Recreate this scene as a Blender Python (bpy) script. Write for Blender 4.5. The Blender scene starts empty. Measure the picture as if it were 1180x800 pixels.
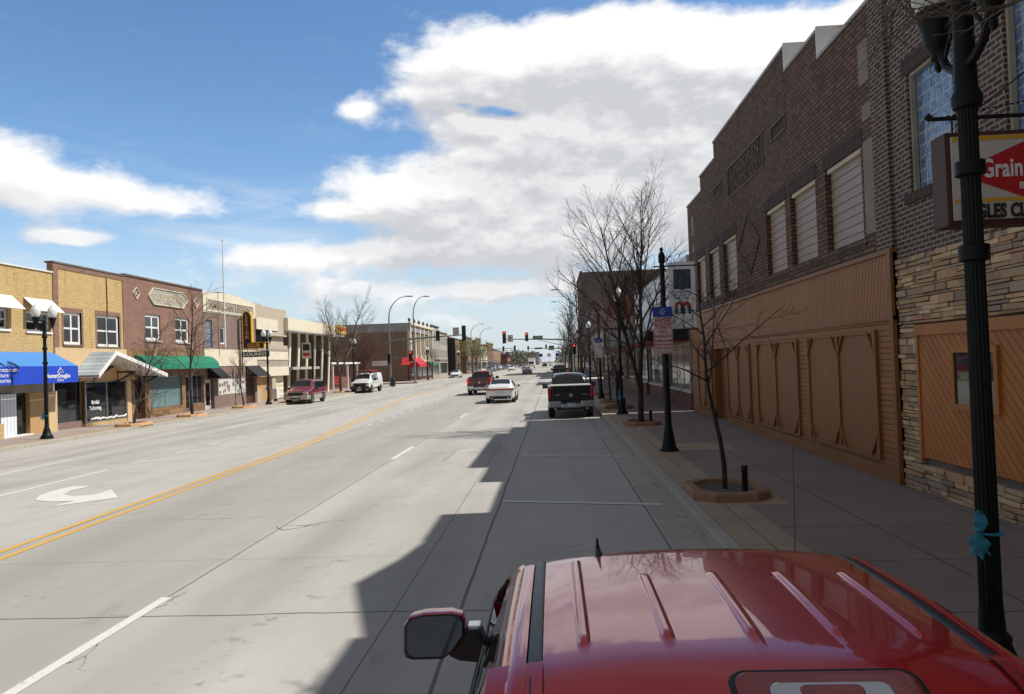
import bpy, bmesh, math, random
from math import sin, cos, pi, radians, sqrt, atan2
from mathutils import Vector, Matrix
random.seed(7)
SC = bpy.context.scene
COL = SC.collection

# ---------------------------------------------------------------- mesh helpers
class MB:
    def __init__(s): s.v=[]; s.f=[]; s.c=[]; s.col=None
    def add(s, vs, fs):
        b=len(s.v); s.v+= [tuple(p) for p in vs]; s.f+= [tuple(i+b for i in f) for f in fs]
        s.c += [s.col]*len(fs)
        return s
    def box(s,x0,x1,y0,y1,z0,z1):
        if x0>x1:x0,x1=x1,x0
        if y0>y1:y0,y1=y1,y0
        if z0>z1:z0,z1=z1,z0
        return s.add([(x0,y0,z0),(x1,y0,z0),(x1,y1,z0),(x0,y1,z0),(x0,y0,z1),(x1,y0,z1),(x1,y1,z1),(x0,y1,z1)],
          [(0,3,2,1),(4,5,6,7),(0,1,5,4),(1,2,6,5),(2,3,7,6),(3,0,4,7)])
    def fbox(s,F,u0,u1,v0,v1,w0,w1):
        a=F(u0,v0,w0); b=F(u1,v1,w1); return s.box(a[0],b[0],a[1],b[1],a[2],b[2])
    def bar(s,a,b,w,h,up=(0,0,1)):
        a=Vector(a);b=Vector(b);d=(b-a).normalized();u=Vector(up)
        x=d.cross(u)
        if x.length<1e-4: x=d.cross(Vector((1,0,0)))
        x.normalize(); y=x.cross(d)
        vs=[]
        for p in (a,b):
            for sx,sy in ((-1,-1),(1,-1),(1,1),(-1,1)): vs.append(p+x*sx*w/2+y*sy*h/2)
        return s.add(vs,[(0,1,2,3),(7,6,5,4),(0,4,5,1),(1,5,6,2),(2,6,7,3),(3,7,4,0)])
    def tube(s,pts,rs,n=8,cap=True):
        pts=[Vector(p) for p in pts]
        if not isinstance(rs,(list,tuple)): rs=[rs]*len(pts)
        vs=[];px=None
        for i,p in enumerate(pts):
            d=(pts[min(i+1,len(pts)-1)]-pts[max(i-1,0)])
            if d.length<1e-9: d=Vector((0,0,1))
            d.normalize()
            if px is None:
                px=d.orthogonal().normalized()
            else:
                px=(px-d*px.dot(d))
                if px.length<1e-6: px=d.orthogonal()
                px.normalize()
            py=d.cross(px)
            for k in range(n):
                a=2*pi*k/n; vs.append(p+(px*cos(a)+py*sin(a))*rs[i])
        fs=[]
        for i in range(len(pts)-1):
            for k in range(n):
                k2=(k+1)%n; fs.append((i*n+k,i*n+k2,(i+1)*n+k2,(i+1)*n+k))
        if cap: fs.append(tuple(range(n-1,-1,-1))); fs.append(tuple((len(pts)-1)*n+k for k in range(n)))
        return s.add(vs,fs)
    def lathe(s,prof,c=(0,0,0),n=16,axis='z',flute=0.0,arc=0):
        vs=[]
        for r,z in prof:
            for k in range(n):
                a=2*pi*k/n+arc; rr=r*(1-flute*(k%2))
                if axis=='z': vs.append((c[0]+rr*cos(a),c[1]+rr*sin(a),c[2]+z))
                elif axis=='x': vs.append((c[0]+z,c[1]+rr*cos(a),c[2]+rr*sin(a)))
                else: vs.append((c[0]+rr*cos(a),c[1]+z,c[2]+rr*sin(a)))
        m=len(prof);fs=[]
        for i in range(m-1):
            for k in range(n):
                k2=(k+1)%n; fs.append((i*n+k,i*n+k2,(i+1)*n+k2,(i+1)*n+k))
        fs.append(tuple(range(n-1,-1,-1))); fs.append(tuple((m-1)*n+k for k in range(n)))
        return s.add(vs,fs)
    def prism(s,poly,off):
        n=len(poly);o=Vector(off)
        vs=[Vector(p) for p in poly]+[Vector(p)+o for p in poly]
        fs=[tuple(range(n-1,-1,-1)),tuple(range(n,2*n))]+[(i,(i+1)%n,(i+1)%n+n,i+n) for i in range(n)]
        return s.add(vs,fs)
    def quad(s,*p): return s.add(p,[tuple(range(len(p)))])
    def grid(s,rows):
        n=len(rows[0]);vs=[p for r in rows for p in r]
        fs=[(i*n+j,i*n+j+1,(i+1)*n+j+1,(i+1)*n+j) for i in range(len(rows)-1) for j in range(n-1)]
        return s.add(vs,fs)
    def build(s,name,mat,parent=None,smooth=False,bevel=0,sub=0,angle=35,recalc=True,label=None):
        me=bpy.data.meshes.new(name)
        o=Vector((0,0,0))
        if parent:
            r=parent
            while r: o+=r.location; r=r.parent
        me.from_pydata([tuple(Vector(p)-o) for p in s.v],[],s.f)
        me.materials.append(mat)
        if recalc:
            bm=bmesh.new(); bm.from_mesh(me); bmesh.ops.recalc_face_normals(bm,faces=bm.faces); bm.to_mesh(me); bm.free()
        if any(c is not None for c in s.c):
            at=me.color_attributes.new('tone','FLOAT_COLOR','CORNER')
            for p in me.polygons:
                c=s.c[p.index] or (1,1,1)
                for li in p.loop_indices: at.data[li].color=(c[0],c[1],c[2],1)
        ob=bpy.data.objects.new(name,me); COL.objects.link(ob)
        if parent: ob.parent=parent
        if label: ob['label']=label
        if smooth:
            me.polygons.foreach_set('use_smooth',[True]*len(me.polygons))
            if not sub and angle<180:
                try: me.set_sharp_from_angle(angle=radians(angle))
                except Exception: pass
        if bevel:
            m=ob.modifiers.new('b','BEVEL'); m.width=bevel; m.segments=2; m.limit_method='ANGLE'; m.angle_limit=radians(40)
        if sub:
            m=ob.modifiers.new('s','SUBSURF'); m.levels=sub; m.render_levels=sub
        return ob

def thing(name,label,cat,loc=(0,0,0),group=None,rz=0):
    o=bpy.data.objects.new(name,None); COL.objects.link(o); o.location=loc; o.rotation_euler=(0,0,rz)
    o.empty_display_size=.3
    return tag(o,label,cat,group)
def tag(o,label=None,cat=None,group=None,kind=None):
    if label:o['label']=label
    if cat:o['category']=cat
    if group:o['group']=group
    if kind:o['kind']=kind
    return o
def struct(name,mb,mat,**k):
    o=mb.build(name,mat,**k); o['kind']='structure'; return o
def copy_tree(o,parent=None):
    c=o.copy(); COL.objects.link(c)
    if parent: c.parent=parent
    for ch in list(o.children): copy_tree(ch,c)
    return c
def dup(o,label,loc,rz=None,s=None,group=None):
    c=copy_tree(o); c.location=loc
    if rz is not None: c.rotation_euler=(0,0,rz)
    if s: c.scale=(s,s,s) if not isinstance(s,tuple) else s
    c['label']=label
    if group: c['group']=group
    return c

# ---------------------------------------------------------------- node helpers
class X:
    T=None
    def __init__(s,k): s.k=k
    @staticmethod
    def m(op,*a,clamp=False):
        n=X.T.nodes.new('ShaderNodeMath'); n.operation=op; n.use_clamp=clamp
        for i,v in enumerate(a):
            if isinstance(v,X): X.T.links.new(v.k,n.inputs[i])
            else: n.inputs[i].default_value=v
        return X(n.outputs[0])
    def __add__(a,b): return X.m('ADD',a,b)
    __radd__=__add__
    def __sub__(a,b): return X.m('SUBTRACT',a,b)
    def __rsub__(a,b): return X.m('SUBTRACT',b,a)
    def __mul__(a,b): return X.m('MULTIPLY',a,b)
    __rmul__=__mul__
    def __truediv__(a,b): return X.m('DIVIDE',a,b)
    def cl(a): return X.m('ADD',a,0.,clamp=True)
def ss(x,a,b):
    n=X.T.nodes.new('ShaderNodeMapRange'); n.interpolation_type='SMOOTHSTEP'
    X.T.links.new(x.k,n.inputs[0]); n.inputs[1].default_value=a; n.inputs[2].default_value=b; n.inputs[3].default_value=0; n.inputs[4].default_value=1
    return X(n.outputs[0])
def lnk(a,b): X.T.links.new(a.k if isinstance(a,X) else a,b)
def noise(vec,scale,detail=4,rough=.55,dist=0,out=0):
    n=X.T.nodes.new('ShaderNodeTexNoise'); n.inputs['Scale'].default_value=scale; n.inputs['Detail'].default_value=detail
    n.inputs['Roughness'].default_value=rough; n.inputs['Distortion'].default_value=dist
    lnk(vec,n.inputs['Vector']); return X(n.outputs[out])
def comb(x,y,z):
    n=X.T.nodes.new('ShaderNodeCombineXYZ')
    for i,v in enumerate((x,y,z)):
        if isinstance(v,X): lnk(v,n.inputs[i])
        else: n.inputs[i].default_value=v
    return X(n.outputs[0])
def sep(v):
    n=X.T.nodes.new('ShaderNodeSeparateXYZ'); lnk(v,n.inputs[0]); return [X(o) for o in n.outputs]
def mixc(f,a,b,mode='MIX'):
    n=X.T.nodes.new('ShaderNodeMix'); n.data_type='RGBA'; n.blend_type=mode
    if isinstance(f,X): lnk(f,n.inputs[0])
    else: n.inputs[0].default_value=f
    for i,v in ((6,a),(7,b)):
        if isinstance(v,X): lnk(v,n.inputs[i])
        else: n.inputs[i].default_value=(*v,1)
    return X(n.outputs[2])
def texco(kind='Object'):
    n=X.T.nodes.new('ShaderNodeTexCoord'); return X(n.outputs[kind])
def newmat(name,color=(.5,.5,.5),rough=.6,metal=0,**k):
    m=bpy.data.materials.new(name); m.use_nodes=True; X.T=m.node_tree
    b=m.node_tree.nodes['Principled BSDF']
    b.inputs['Base Color'].default_value=(*color,1); b.inputs['Roughness'].default_value=rough; b.inputs['Metallic'].default_value=metal
    for a,v in k.items(): b.inputs[a.replace('_',' ')].default_value=v
    return m,b
def bump(b,h,strength=.3,dist=.02):
    n=X.T.nodes.new('ShaderNodeBump'); n.inputs['Strength'].default_value=strength; n.inputs['Distance'].default_value=dist
    lnk(h,n.inputs['Height']); lnk(n.outputs[0],b.inputs['Normal'])
def dirt_mat(name,color,rough=.6,metal=0,amt=.25,scale=1.5,fine=30,bmp=.1,**k):
    """painted / rendered surface with uneven tone"""
    m,b=newmat(name,color,rough,metal,**k); c=texco()
    n=noise(c,scale,5,.6); f=noise(c,fine,3,.6)
    t=ss(n,.3,.75)*.65+f*.35
    lnk(mixc(t,tuple(x*(1-amt) for x in color),tuple(min(1,x*(1+amt*.6)) for x in color)),b.inputs['Base Color'])
    if bmp: bump(b,f,bmp,.01)
    return m
def wallco():
    """(u,v) on a wall: u runs along it, v up, whatever way the wall faces"""
    g=X.T.nodes.new('ShaderNodeNewGeometry'); nx,ny,nz=sep(X(g.outputs['True Normal'])); x,y,z=sep(texco())
    sx=X.m('GREATER_THAN',X.m('ABSOLUTE',nx),.6)
    u=y*sx+x*(1-sx); return u,z
def brick_mat(name,c1,c2,mortar,bw=.22,bh=.075,ms=.012,rough=.85,tone=.3,bias=0,bmp=.5,stain=.3):
    m,b=newmat(name,c1,rough); u,v=wallco(); vec=comb(u,v,0)
    n=X.T.nodes.new('ShaderNodeTexBrick'); n.offset=.5
    for k,val in (('Color1',(*c1,1)),('Color2',(*c2,1)),('Mortar',(*mortar,1)),('Scale',1),('Mortar Size',ms),('Mortar Smooth',.1),('Bias',bias),('Brick Width',bw),('Row Height',bh)): n.inputs[k].default_value=val
    lnk(vec,n.inputs['Vector'])
    big=noise(vec,.45,4,.6); fine=noise(vec,14,3,.6)
    c=mixc(ss(big,.35,.7)*stain,X(n.outputs['Color']),tuple(x*.45 for x in c1),'MIX')
    stk=noise(comb(u*2.6,v*.28,3),1.3,5,.65); c=mixc(ss(stk,.52,.72)*.4,c,tuple(x*.42 for x in c2)); eff=noise(comb(u*1.1,v*.8,8),1.6,6,.7); c=mixc(ss(eff,.60,.75)*.22,c,(.42,.38,.34))
    c=mixc(tone,c,mixc(fine,(.25,.25,.25),(1.5,1.5,1.5)),'MULTIPLY')
    lnk(c,b.inputs['Base Color']); bump(b,(1-X(n.outputs['Fac']))*.8+fine*.3,bmp,.012)
    return m
def plank_mat(name,color,spacing=.12,ang=0,groove=.1,rough=.55,amt=.18,weather=.0):
    m,b=newmat(name,color,rough); u,v=wallco()
    p=(u*cos(ang)+v*sin(ang))*(1/spacing); fr=X.m('FRACT',p+100)
    idn=X.m('FLOOR',p+100); tr=ss(fr,0,groove)*(1-ss(fr,1-groove,1))
    wn=X.T.nodes.new('ShaderNodeTexWhiteNoise'); wn.noise_dimensions='1D'; lnk(idn,wn.inputs['W'])
    grain=noise(comb(u*(cos(ang)*22+1.2),v*(sin(ang)*22+1.2),0),1.2,5,.65)
    big=noise(comb(u,v,0),.9,4,.6)
    t=(X(wn.outputs['Value'])*.4+grain*.35+ss(big,.3,.7)*.35).cl()
    c=mixc(t,tuple(x*(1-amt) for x in color),tuple(min(1,x*(1+amt)) for x in color))
    if weather: c=mixc(ss(noise(comb(u,v,0),2.3,6,.7),.55,.75)*weather,c,tuple(x*.5+.05 for x in color))
    if weather:
        gr=noise(comb(u*3,v*1.2,6),1.7,5,.7); c=mixc(((1-ss(v,.15,.95))*ss(gr,.3,.65)*.7).cl(),c,(.07,.05,.04)); drip=noise(comb(u*7,v*.35,2),1.2,4,.6); c=mixc(ss(drip,.56,.74)*.35,c,tuple(x*.45 for x in color))
    c=mixc(tr,tuple(x*.3 for x in color),c)
    lnk(c,b.inputs['Base Color']); bump(b,tr+grain*.15,.7,.015)
    return m

M={}
def P(name,*a,**k):
    M[name]=newmat(name,*a,**k)[0]; return M[name]
def D(name,*a,**k):
    M[name]=dirt_mat(name,*a,**k); return M[name]
M['brick_dark']=brick_mat('brick_dark',(.115,.058,.040),(.055,.032,.028),(.33,.28,.235),.235,.080,.013,bias=.1,stain=.15)
M['brick_brown']=brick_mat('brick_brown',(.26,.138,.076),(.10,.062,.042),(.030,.022,.018),.25,.098,.017,bias=-.05,tone=.5,stain=.25)
M['brick_trim']=brick_mat('brick_trim',(.105,.062,.044),(.06,.04,.032),(.025,.02,.017),.075,.3,.012)
M['brick_yellow']=brick_mat('brick_yellow',(.68,.47,.20),(.56,.37,.14),(.34,.25,.13),.22,.075,.010,tone=.25,stain=.12)
M['brick_redbrown']=brick_mat('brick_redbrown',(.33,.155,.095),(.21,.095,.065),(.26,.20,.16),.22,.075,.011,tone=.35,stain=.2)
M['brick_mauve']=brick_mat('brick_mauve',(.27,.17,.135),(.20,.125,.10),(.26,.21,.18),.22,.075,.010,stain=.15)
M['brick_red']=brick_mat('brick_red',(.24,.075,.045),(.17,.055,.035),(.2,.15,.12),.22,.075,.01)
M['brick_orange']=brick_mat('brick_orange',(.36,.20,.10),(.27,.14,.075),(.25,.2,.15),.22,.075,.01)
M['brick_tanside']=brick_mat('brick_tanside',(.30,.19,.12),(.21,.135,.09),(.18,.14,.11),.22,.075,.01,stain=.5)
M['brick_grey']=brick_mat('brick_grey',(.20,.165,.15),(.14,.115,.105),(.2,.18,.17),.22,.075,.01,stain=.5)
M['wood_board']=plank_mat('wood_board',(.36,.150,.040),.14,radians(14),groove=.16,weather=.35)
M['wood_horiz']=plank_mat('wood_horiz',(.35,.145,.040),.105,pi/2,weather=.4)
M['wood_diag']=plank_mat('wood_diag',(.34,.135,.038),.10,radians(35),weather=.35)
M['wood_diag2']=plank_mat('wood_diag2',(.30,.122,.038),.10,radians(-30),groove=.05,amt=.1)
D('wood_trim',(.27,.112,.030),.5,amt=.2)  # trim tone darkened to stand in for shadow lines round the boards
M['panel_orange']=plank_mat('panel_orange',(.47,.165,.030),.125,radians(-45),groove=.08)
D('panel_trim',(.48,.17,.03),.5)
M['tan_siding']=plank_mat('tan_siding',(.66,.47,.26),.16,0,groove=.06,amt=.08)
M['tan_siding2']=plank_mat('tan_siding2',(.50,.31,.13),.16,0,groove=.06,amt=.1)
M['white_siding']=plank_mat('white_siding',(.76,.79,.84),.2,0,groove=.08,amt=.05)
M['shingle_blue']=plank_mat('shingle_blue',(.36,.42,.46),.17,pi/2,groove=.1,amt=.4)
M['cream_panel']=plank_mat('cream_panel',(.74,.66,.50),1.05,0,groove=.012,amt=.06)
M['stone_brown']=brick_mat('stone_brown',(.36,.20,.09),(.17,.09,.045),(.16,.11,.07),.42,.24,.012,tone=.5,stain=.3)
D('concrete_band',(.70,.63,.48),.8,amt=.15)
D('beige_stucco',(.47,.40,.30),.85,amt=.12)
D('beige_dark',(.36,.31,.24),.85,amt=.12)
D('bank_wall_shaded',(.11,.09,.065),.8,amt=.2)  # wall colour darkened for the shade under the roof slab
D('bank_bay_shaded',(.17,.14,.095),.8,amt=.2)  # shade of the bays and column sides put into the colour
D('cream_stucco',(.72,.66,.50),.85,amt=.12)
D('grey_stucco',(.34,.32,.29),.85,amt=.2)
D('grey_panel',(.42,.41,.39),.6,amt=.12)
D('dark_fascia',(.015,.015,.016),.5,amt=.3)
D('white_paint',(.78,.77,.74),.5,amt=.1)
D('white_metal',(.75,.75,.73),.45,amt=.1)
D('shutter',(.36,.265,.20),.45,amt=.1)
D('roof_tar',(.09,.085,.08),.9)
D('roof_grey',(.33,.33,.34),.7,amt=.45,scale=.6)
D('limestone',(.40,.37,.31),.8,amt=.25)
D('limestone_dark',(.17,.14,.12),.85,amt=.35)
D('panel_stone',(.27,.225,.185),.8,amt=.2)
D('terracotta',(.30,.12,.06),.8,amt=.3)
P('glass_dark',(.012,.014,.016),.04,Specular_IOR_Level=.9)
P('glass_grey',(.06,.065,.07),.08,Specular_IOR_Level=.8)
P('glass_teal',(.12,.21,.21),.10,Specular_IOR_Level=.8)
P('glass_car',(.008,.010,.011),.03,Specular_IOR_Level=.9)
P('black_satin',(.008,.008,.009),.35)
P('black_rubber',(.012,.012,.012),.75)
P('black_plastic',(.02,.02,.021),.55)
P('chrome',(.55,.55,.56),.14,1)
P('steel',(.38,.39,.38),.4,.8)
D('galv',(.26,.28,.27),.45,.6,amt=.15)
D('mast_grey',(.13,.155,.145),.45,.4,amt=.2)
P('lamp_green',(.006,.022,.019),.38,Specular_IOR_Level=.6)
P('lamp_black',(.004,.007,.007),.5,Specular_IOR_Level=.25)
P('globe',(.82,.84,.84),.25,Transmission_Weight=.25)
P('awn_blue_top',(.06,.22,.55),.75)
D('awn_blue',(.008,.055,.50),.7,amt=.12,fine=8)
D('awn_green',(.008,.19,.105),.75,amt=.2,scale=3)
D('awn_black',(.008,.008,.009),.6)
D('awn_red',(.55,.03,.04),.7)
D('awn_white',(.72,.70,.62),.6,amt=.12)
P('letter_white',(.8,.8,.8),.5)
P('letter_black',(.02,.018,.016),.5)
P('letter_gold',(.75,.36,.04),.5)
P('letter_red',(.5,.02,.02),.5)
P('letter_tan',(.12,.075,.045),.8)
P('letter_leg',(.25,.175,.10),.8)
P('letter_stone',(.50,.43,.30),.8)
D('sign_white',(.64,.62,.57),.5,amt=.2,scale=3)
D('sign_red',(.55,.02,.025),.4,amt=.15)
P('sign_yellow',(.72,.40,.03),.45)
D('rust_brown',(.085,.030,.018),.6,amt=.35)
P('sign_blue',(.01,.06,.42),.5)
P('sign_green',(.0,.16,.09),.5)
P('tail_red',(.30,.006,.008),.12,Coat_Weight=1)
P('lens_clear',(.55,.55,.57),.12,.6,Coat_Weight=1)
P('amber',(.7,.18,.02),.25)
P('plate',(.45,.6,.75),.5)
def glow(name,c,s):
    m,b=newmat(name,c,.4); b.inputs['Emission Color'].default_value=(*c,1); b.inputs['Emission Strength'].default_value=s; M[name]=m
glow('red_lit',(1,.03,.02),3.0); glow('green_lit',(.05,.8,.5),1.5); glow('brake_lit',(.6,.03,.01),.5)
def bark(name,a,b_,sc=8):
    m,b=newmat(name,a,.9); c=texco(); x,y,z=sep(c); n=noise(comb(x*3,y*3,z),sc,5,.7)
    lnk(mixc(ss(n,.35,.7),a,b_),b.inputs['Base Color']); bump(b,n,.6,.01); M[name]=m
bark('bark',(.045,.034,.028),(.12,.095,.08)); bark('bark_light',(.10,.075,.055),(.22,.175,.14)); bark('bark_dark',(.02,.015,.013),(.055,.043,.037)); bark('bark_red',(.085,.035,.035),(.17,.085,.075))
D('planter_brick',(.30,.175,.10),.85,amt=.3,scale=6)
D('planter_sun',(.55,.33,.16),.85,amt=.25,scale=6)  # planter brick again, with sunlight put into a brighter colour
def mulch():
    m,b=newmat('mulch',(.05,.04,.035),.95); v=X.T.nodes.new('ShaderNodeTexVoronoi'); v.inputs['Scale'].default_value=45; lnk(texco(),v.inputs['Vector'])
    lnk(mixc(X(v.outputs['Distance'])*1.4,(.02,.016,.013),(.16,.14,.12)),b.inputs['Base Color']); bump(b,X(v.outputs['Distance']),1,.02); M['mulch']=m
mulch()
def paint(name,c,metal=.35,rough=.32):
    m,b=newmat(name,c,rough,metal,Coat_Weight=1.0,Coat_Roughness=.03); M[name]=m
paint('paint_cherry',(.62,.006,.008),.2,.25)
b_=M['paint_cherry'].node_tree.nodes['Principled BSDF']; X.T=M['paint_cherry'].node_tree
du=noise(texco(),3.5,6,.7); sp=noise(texco(),60,3,.7); lnk((ss(du,.45,.8)*.10+ss(sp,.55,.75)*.10+.015).cl(),b_.inputs['Coat Roughness'])
lnk(mixc((ss(du,.5,.85)*.10+ss(sp,.62,.72)*.10).cl(),(.62,.006,.008),(.45,.22,.18)),b_.inputs['Base Color']); paint('paint_black',(.006,.007,.011)); paint('paint_white',(.72,.72,.70),0); paint('paint_maroon',(.075,.005,.007)); paint('paint_red',(.20,.008,.018)); paint('paint_tan',(.42,.38,.31)); paint('paint_grey',(.16,.165,.17)); paint('paint_silver',(.45,.46,.47),.6); paint('paint_blue',(.03,.06,.16))
# concrete road
def road_mat():
    m,b=newmat('road_concrete',(.35,.33,.3),.85); c=texco(); x,y,z=sep(c)
    big=noise(comb(x*.6,y*.12,0),1,5,.6); mid=noise(comb(x,y*.35,0),1.6,6,.65); fine=noise(c,55,4,.7); speck=noise(c,160,2,.6); tine=noise(comb(x*2,y*60,0),1,2,.5)
    t=(ss(big,.3,.72)*.45+ss(mid,.3,.7)*.35+fine*.2).cl()
    col=mixc(t,(.365,.348,.315),(.485,.465,.425))
    # darker wheel paths
    wp=None
    for cx in (-5.35,-6.95,-3.45,-1.85,-13.0,-14.0,-15.6,-17.2):
        g=X.m('POWER',2.718,((x-cx)*(x-cx))*(-3.2)); wp=g if wp is None else wp+g
    col=mixc((wp*ss(noise(comb(x*.5,y*.1,3),1.3,4,.6),.25,.7)*.75).cl(),col,(.275,.262,.242))
    lane=ss(x,-8.6,-8.0)*(1-ss(x,-4.6,-4.3)); col=mixc(lane*.5,col,(.295,.28,.256))
    col=mixc(ss(speck,.62,.72)*.35,col,(.16,.15,.14))
    col=mixc(ss(noise(comb(x*.9,y*.35,21),2.2,6,.7),.60,.72)*.35,col,(.20,.185,.165))
    for cx_ in (.45,-2.9,-6.2): col=mixc(X.m('POWER',2.718,(x-cx_)*(x-cx_)*-9.0)*ss(noise(comb(x,y,31),3.2,5,.75),.56,.70)*.55,col,(.13,.12,.11))
    # pits
    col=mixc(ss(noise(comb(x,y,7),9,5,.75),.70,.76)*.6,col,(.14,.13,.12))
    # joints: long seams and saw cuts
    wob=(noise(comb(x*.4,y*.4,0),1.5,4,.6)-.5)*.05
    j=None
    for cx,w in ((-1.03,.016),(-4.42,.011),(-8.15,.010),(1.45,.014),(-1.72,.006),(-12.1,.010),(-16.9,.012)):
        g=1-ss(X.m('ABSOLUTE',x-cx+wob),w*.5,w*1.6); j=g if j is None else X.m('MAXIMUM',j,g)
    fy=X.m('FRACT',(y+wob*1.2-3.2)/4.57+50); tj=1-ss(X.m('ABSOLUTE',fy-.5),.0011,.0032)
    tj2=1-ss(X.m('ABSOLUTE',X.m('FRACT',(y+wob*4-.9)/13.71+50)-.5),.0006,.0018)
    j=X.m('MAXIMUM',j,X.m('MAXIMUM',tj*.55,tj2))
    v=X.T.nodes.new('ShaderNodeTexVoronoi'); v.feature='DISTANCE_TO_EDGE'; v.inputs['Scale'].default_value=.16
    lnk(comb(x+noise(c,.9,6,.7)*2.2,y+noise(c,1.1,6,.7)*2.2,0),v.inputs['Vector'])
    ck=(1-ss(X(v.outputs['Distance']),.0008,.0035))*ss(noise(comb(x,y,11),.35,3,.5),.58,.66)
    
    col=mixc((j*.8).cl(),col,(.075,.07,.062))
    lnk(col,b.inputs['Base Color']); bump(b,fine*.5+tine*.5-j*2,.35,.008)
    M['road']=m
road_mat()
def walk_mat(name,c1,c2,grout,bw,bh,off=0,stain=.4,ms=.012):
    m,b=newmat(name,c1,.85); c=texco(); x,y,z=sep(c); n=X.T.nodes.new('ShaderNodeTexBrick'); n.offset=off
    for k,val in (('Color1',(*c1,1)),('Color2',(*c2,1)),('Mortar',(*grout,1)),('Scale',1),('Mortar Size',ms),('Mortar Smooth',.2),('Bias',0),('Brick Width',bw),('Row Height',bh)): n.inputs[k].default_value=val
    lnk(comb(x+.6,y,0),n.inputs['Vector'])
    big=noise(c,.8,5,.6); fine=noise(c,40,4,.7)
    col=mixc(ss(big,.35,.7)*stain,X(n.outputs['Color']),tuple(v*.6 for v in c1)); col=mixc(.35,col,mixc(fine,(.4,.4,.4),(1.6,1.6,1.6)),'MULTIPLY')
    gv=X.T.nodes.new('ShaderNodeTexVoronoi'); gv.inputs['Scale'].default_value=2.6; gv.inputs['Randomness'].default_value=1; lnk(c,gv.inputs['Vector'])
    col=mixc((1-ss(X(gv.outputs['Distance']),.035,.06))*.55,col,tuple(v*.35 for v in c1)); col=mixc(ss(noise(c,1.1,6,.75),.58,.70)*.35,col,tuple(v*.5 for v in c1)); col=mixc(ss(noise(comb(x,y,5),120,2,.5),.66,.72)*.5,col,tuple(v*.4 for v in c1))
    lnk(col,b.inputs['Base Color']); bump(b,fine-X(n.outputs['Fac'])*2,.3,.008); M[name]=m
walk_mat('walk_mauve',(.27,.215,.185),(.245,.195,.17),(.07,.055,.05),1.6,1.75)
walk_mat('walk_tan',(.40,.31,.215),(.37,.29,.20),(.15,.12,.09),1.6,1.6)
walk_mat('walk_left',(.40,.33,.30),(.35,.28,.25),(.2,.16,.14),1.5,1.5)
walk_mat('kerb_concrete',(.42,.38,.32),(.39,.355,.30),(.10,.09,.08),50,3.0,ms=.01)
def mark_mat(name,c):
    m,b=newmat(name,c,.7); co=texco(); n=noise(co,22,5,.75)
    mm=X.T.nodes.new('ShaderNodeMixShader'); tr=X.T.nodes.new('ShaderNodeBsdfTransparent')
    n2=noise(co,2.5,4,.6)
    lnk(mixc(n,tuple(v*.75 for v in c),c),b.inputs['Base Color'])
    lnk((ss(n+(n2-.5)*.35,.60,.68)*.8).cl(),mm.inputs[0]); lnk(b.outputs[0],mm.inputs[1]); lnk(tr.outputs[0],mm.inputs[2])
    lnk(mm.outputs[0],X.T.nodes['Material Output'].inputs[0]); M[name]=m
mark_mat('mark_white',(.74,.73,.70)); mark_mat('mark_yellow',(.75,.42,.05)); mark_mat('mark_faint',(.42,.41,.40))
def tone_mat(name,mul=1,rough=.8):
    m,b=newmat(name,(.5,.5,.5),rough); a=X.T.nodes.new('ShaderNodeVertexColor'); a.layer_name='tone'
    n=noise(texco(),11,5,.7); lnk(mixc(.55,X(a.outputs[0]),mixc(n,(.3,.3,.3),(1.5,1.5,1.5)),'MULTIPLY'),b.inputs['Base Color']); bump(b,n,.8,.02); M[name]=m
tone_mat('ledge_stone'); tone_mat('foliage_tone')
def glassblock():
    m,b=newmat('glass_block',(.16,.20,.27),.12,Specular_IOR_Level=.9); u,v=wallco(); n=noise(comb(u,v,0),6,3,.6,1.5)
    w=X.T.nodes.new('ShaderNodeTexBrick'); w.offset=0
    for k,val in (('Color1',(.05,.11,.24,1)),('Color2',(.13,.24,.42,1)),('Mortar',(.5,.5,.46,1)),('Scale',1),('Mortar Size',.014),('Brick Width',.2),('Row Height',.2),('Bias',0)): w.inputs[k].default_value=val
    lnk(comb(u,v,0),w.inputs['Vector']); c=mixc(ss(n,.50,.72)*.6,X(w.outputs['Color']),(.42,.55,.75)); c=mixc(X(w.outputs['Fac']),c,(.42,.41,.37))
    lnk(c,b.inputs['Base Color']); bump(b,n*.6-X(w.outputs['Fac']),.8,.04); M['glass_block']=m
glassblock()

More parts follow.
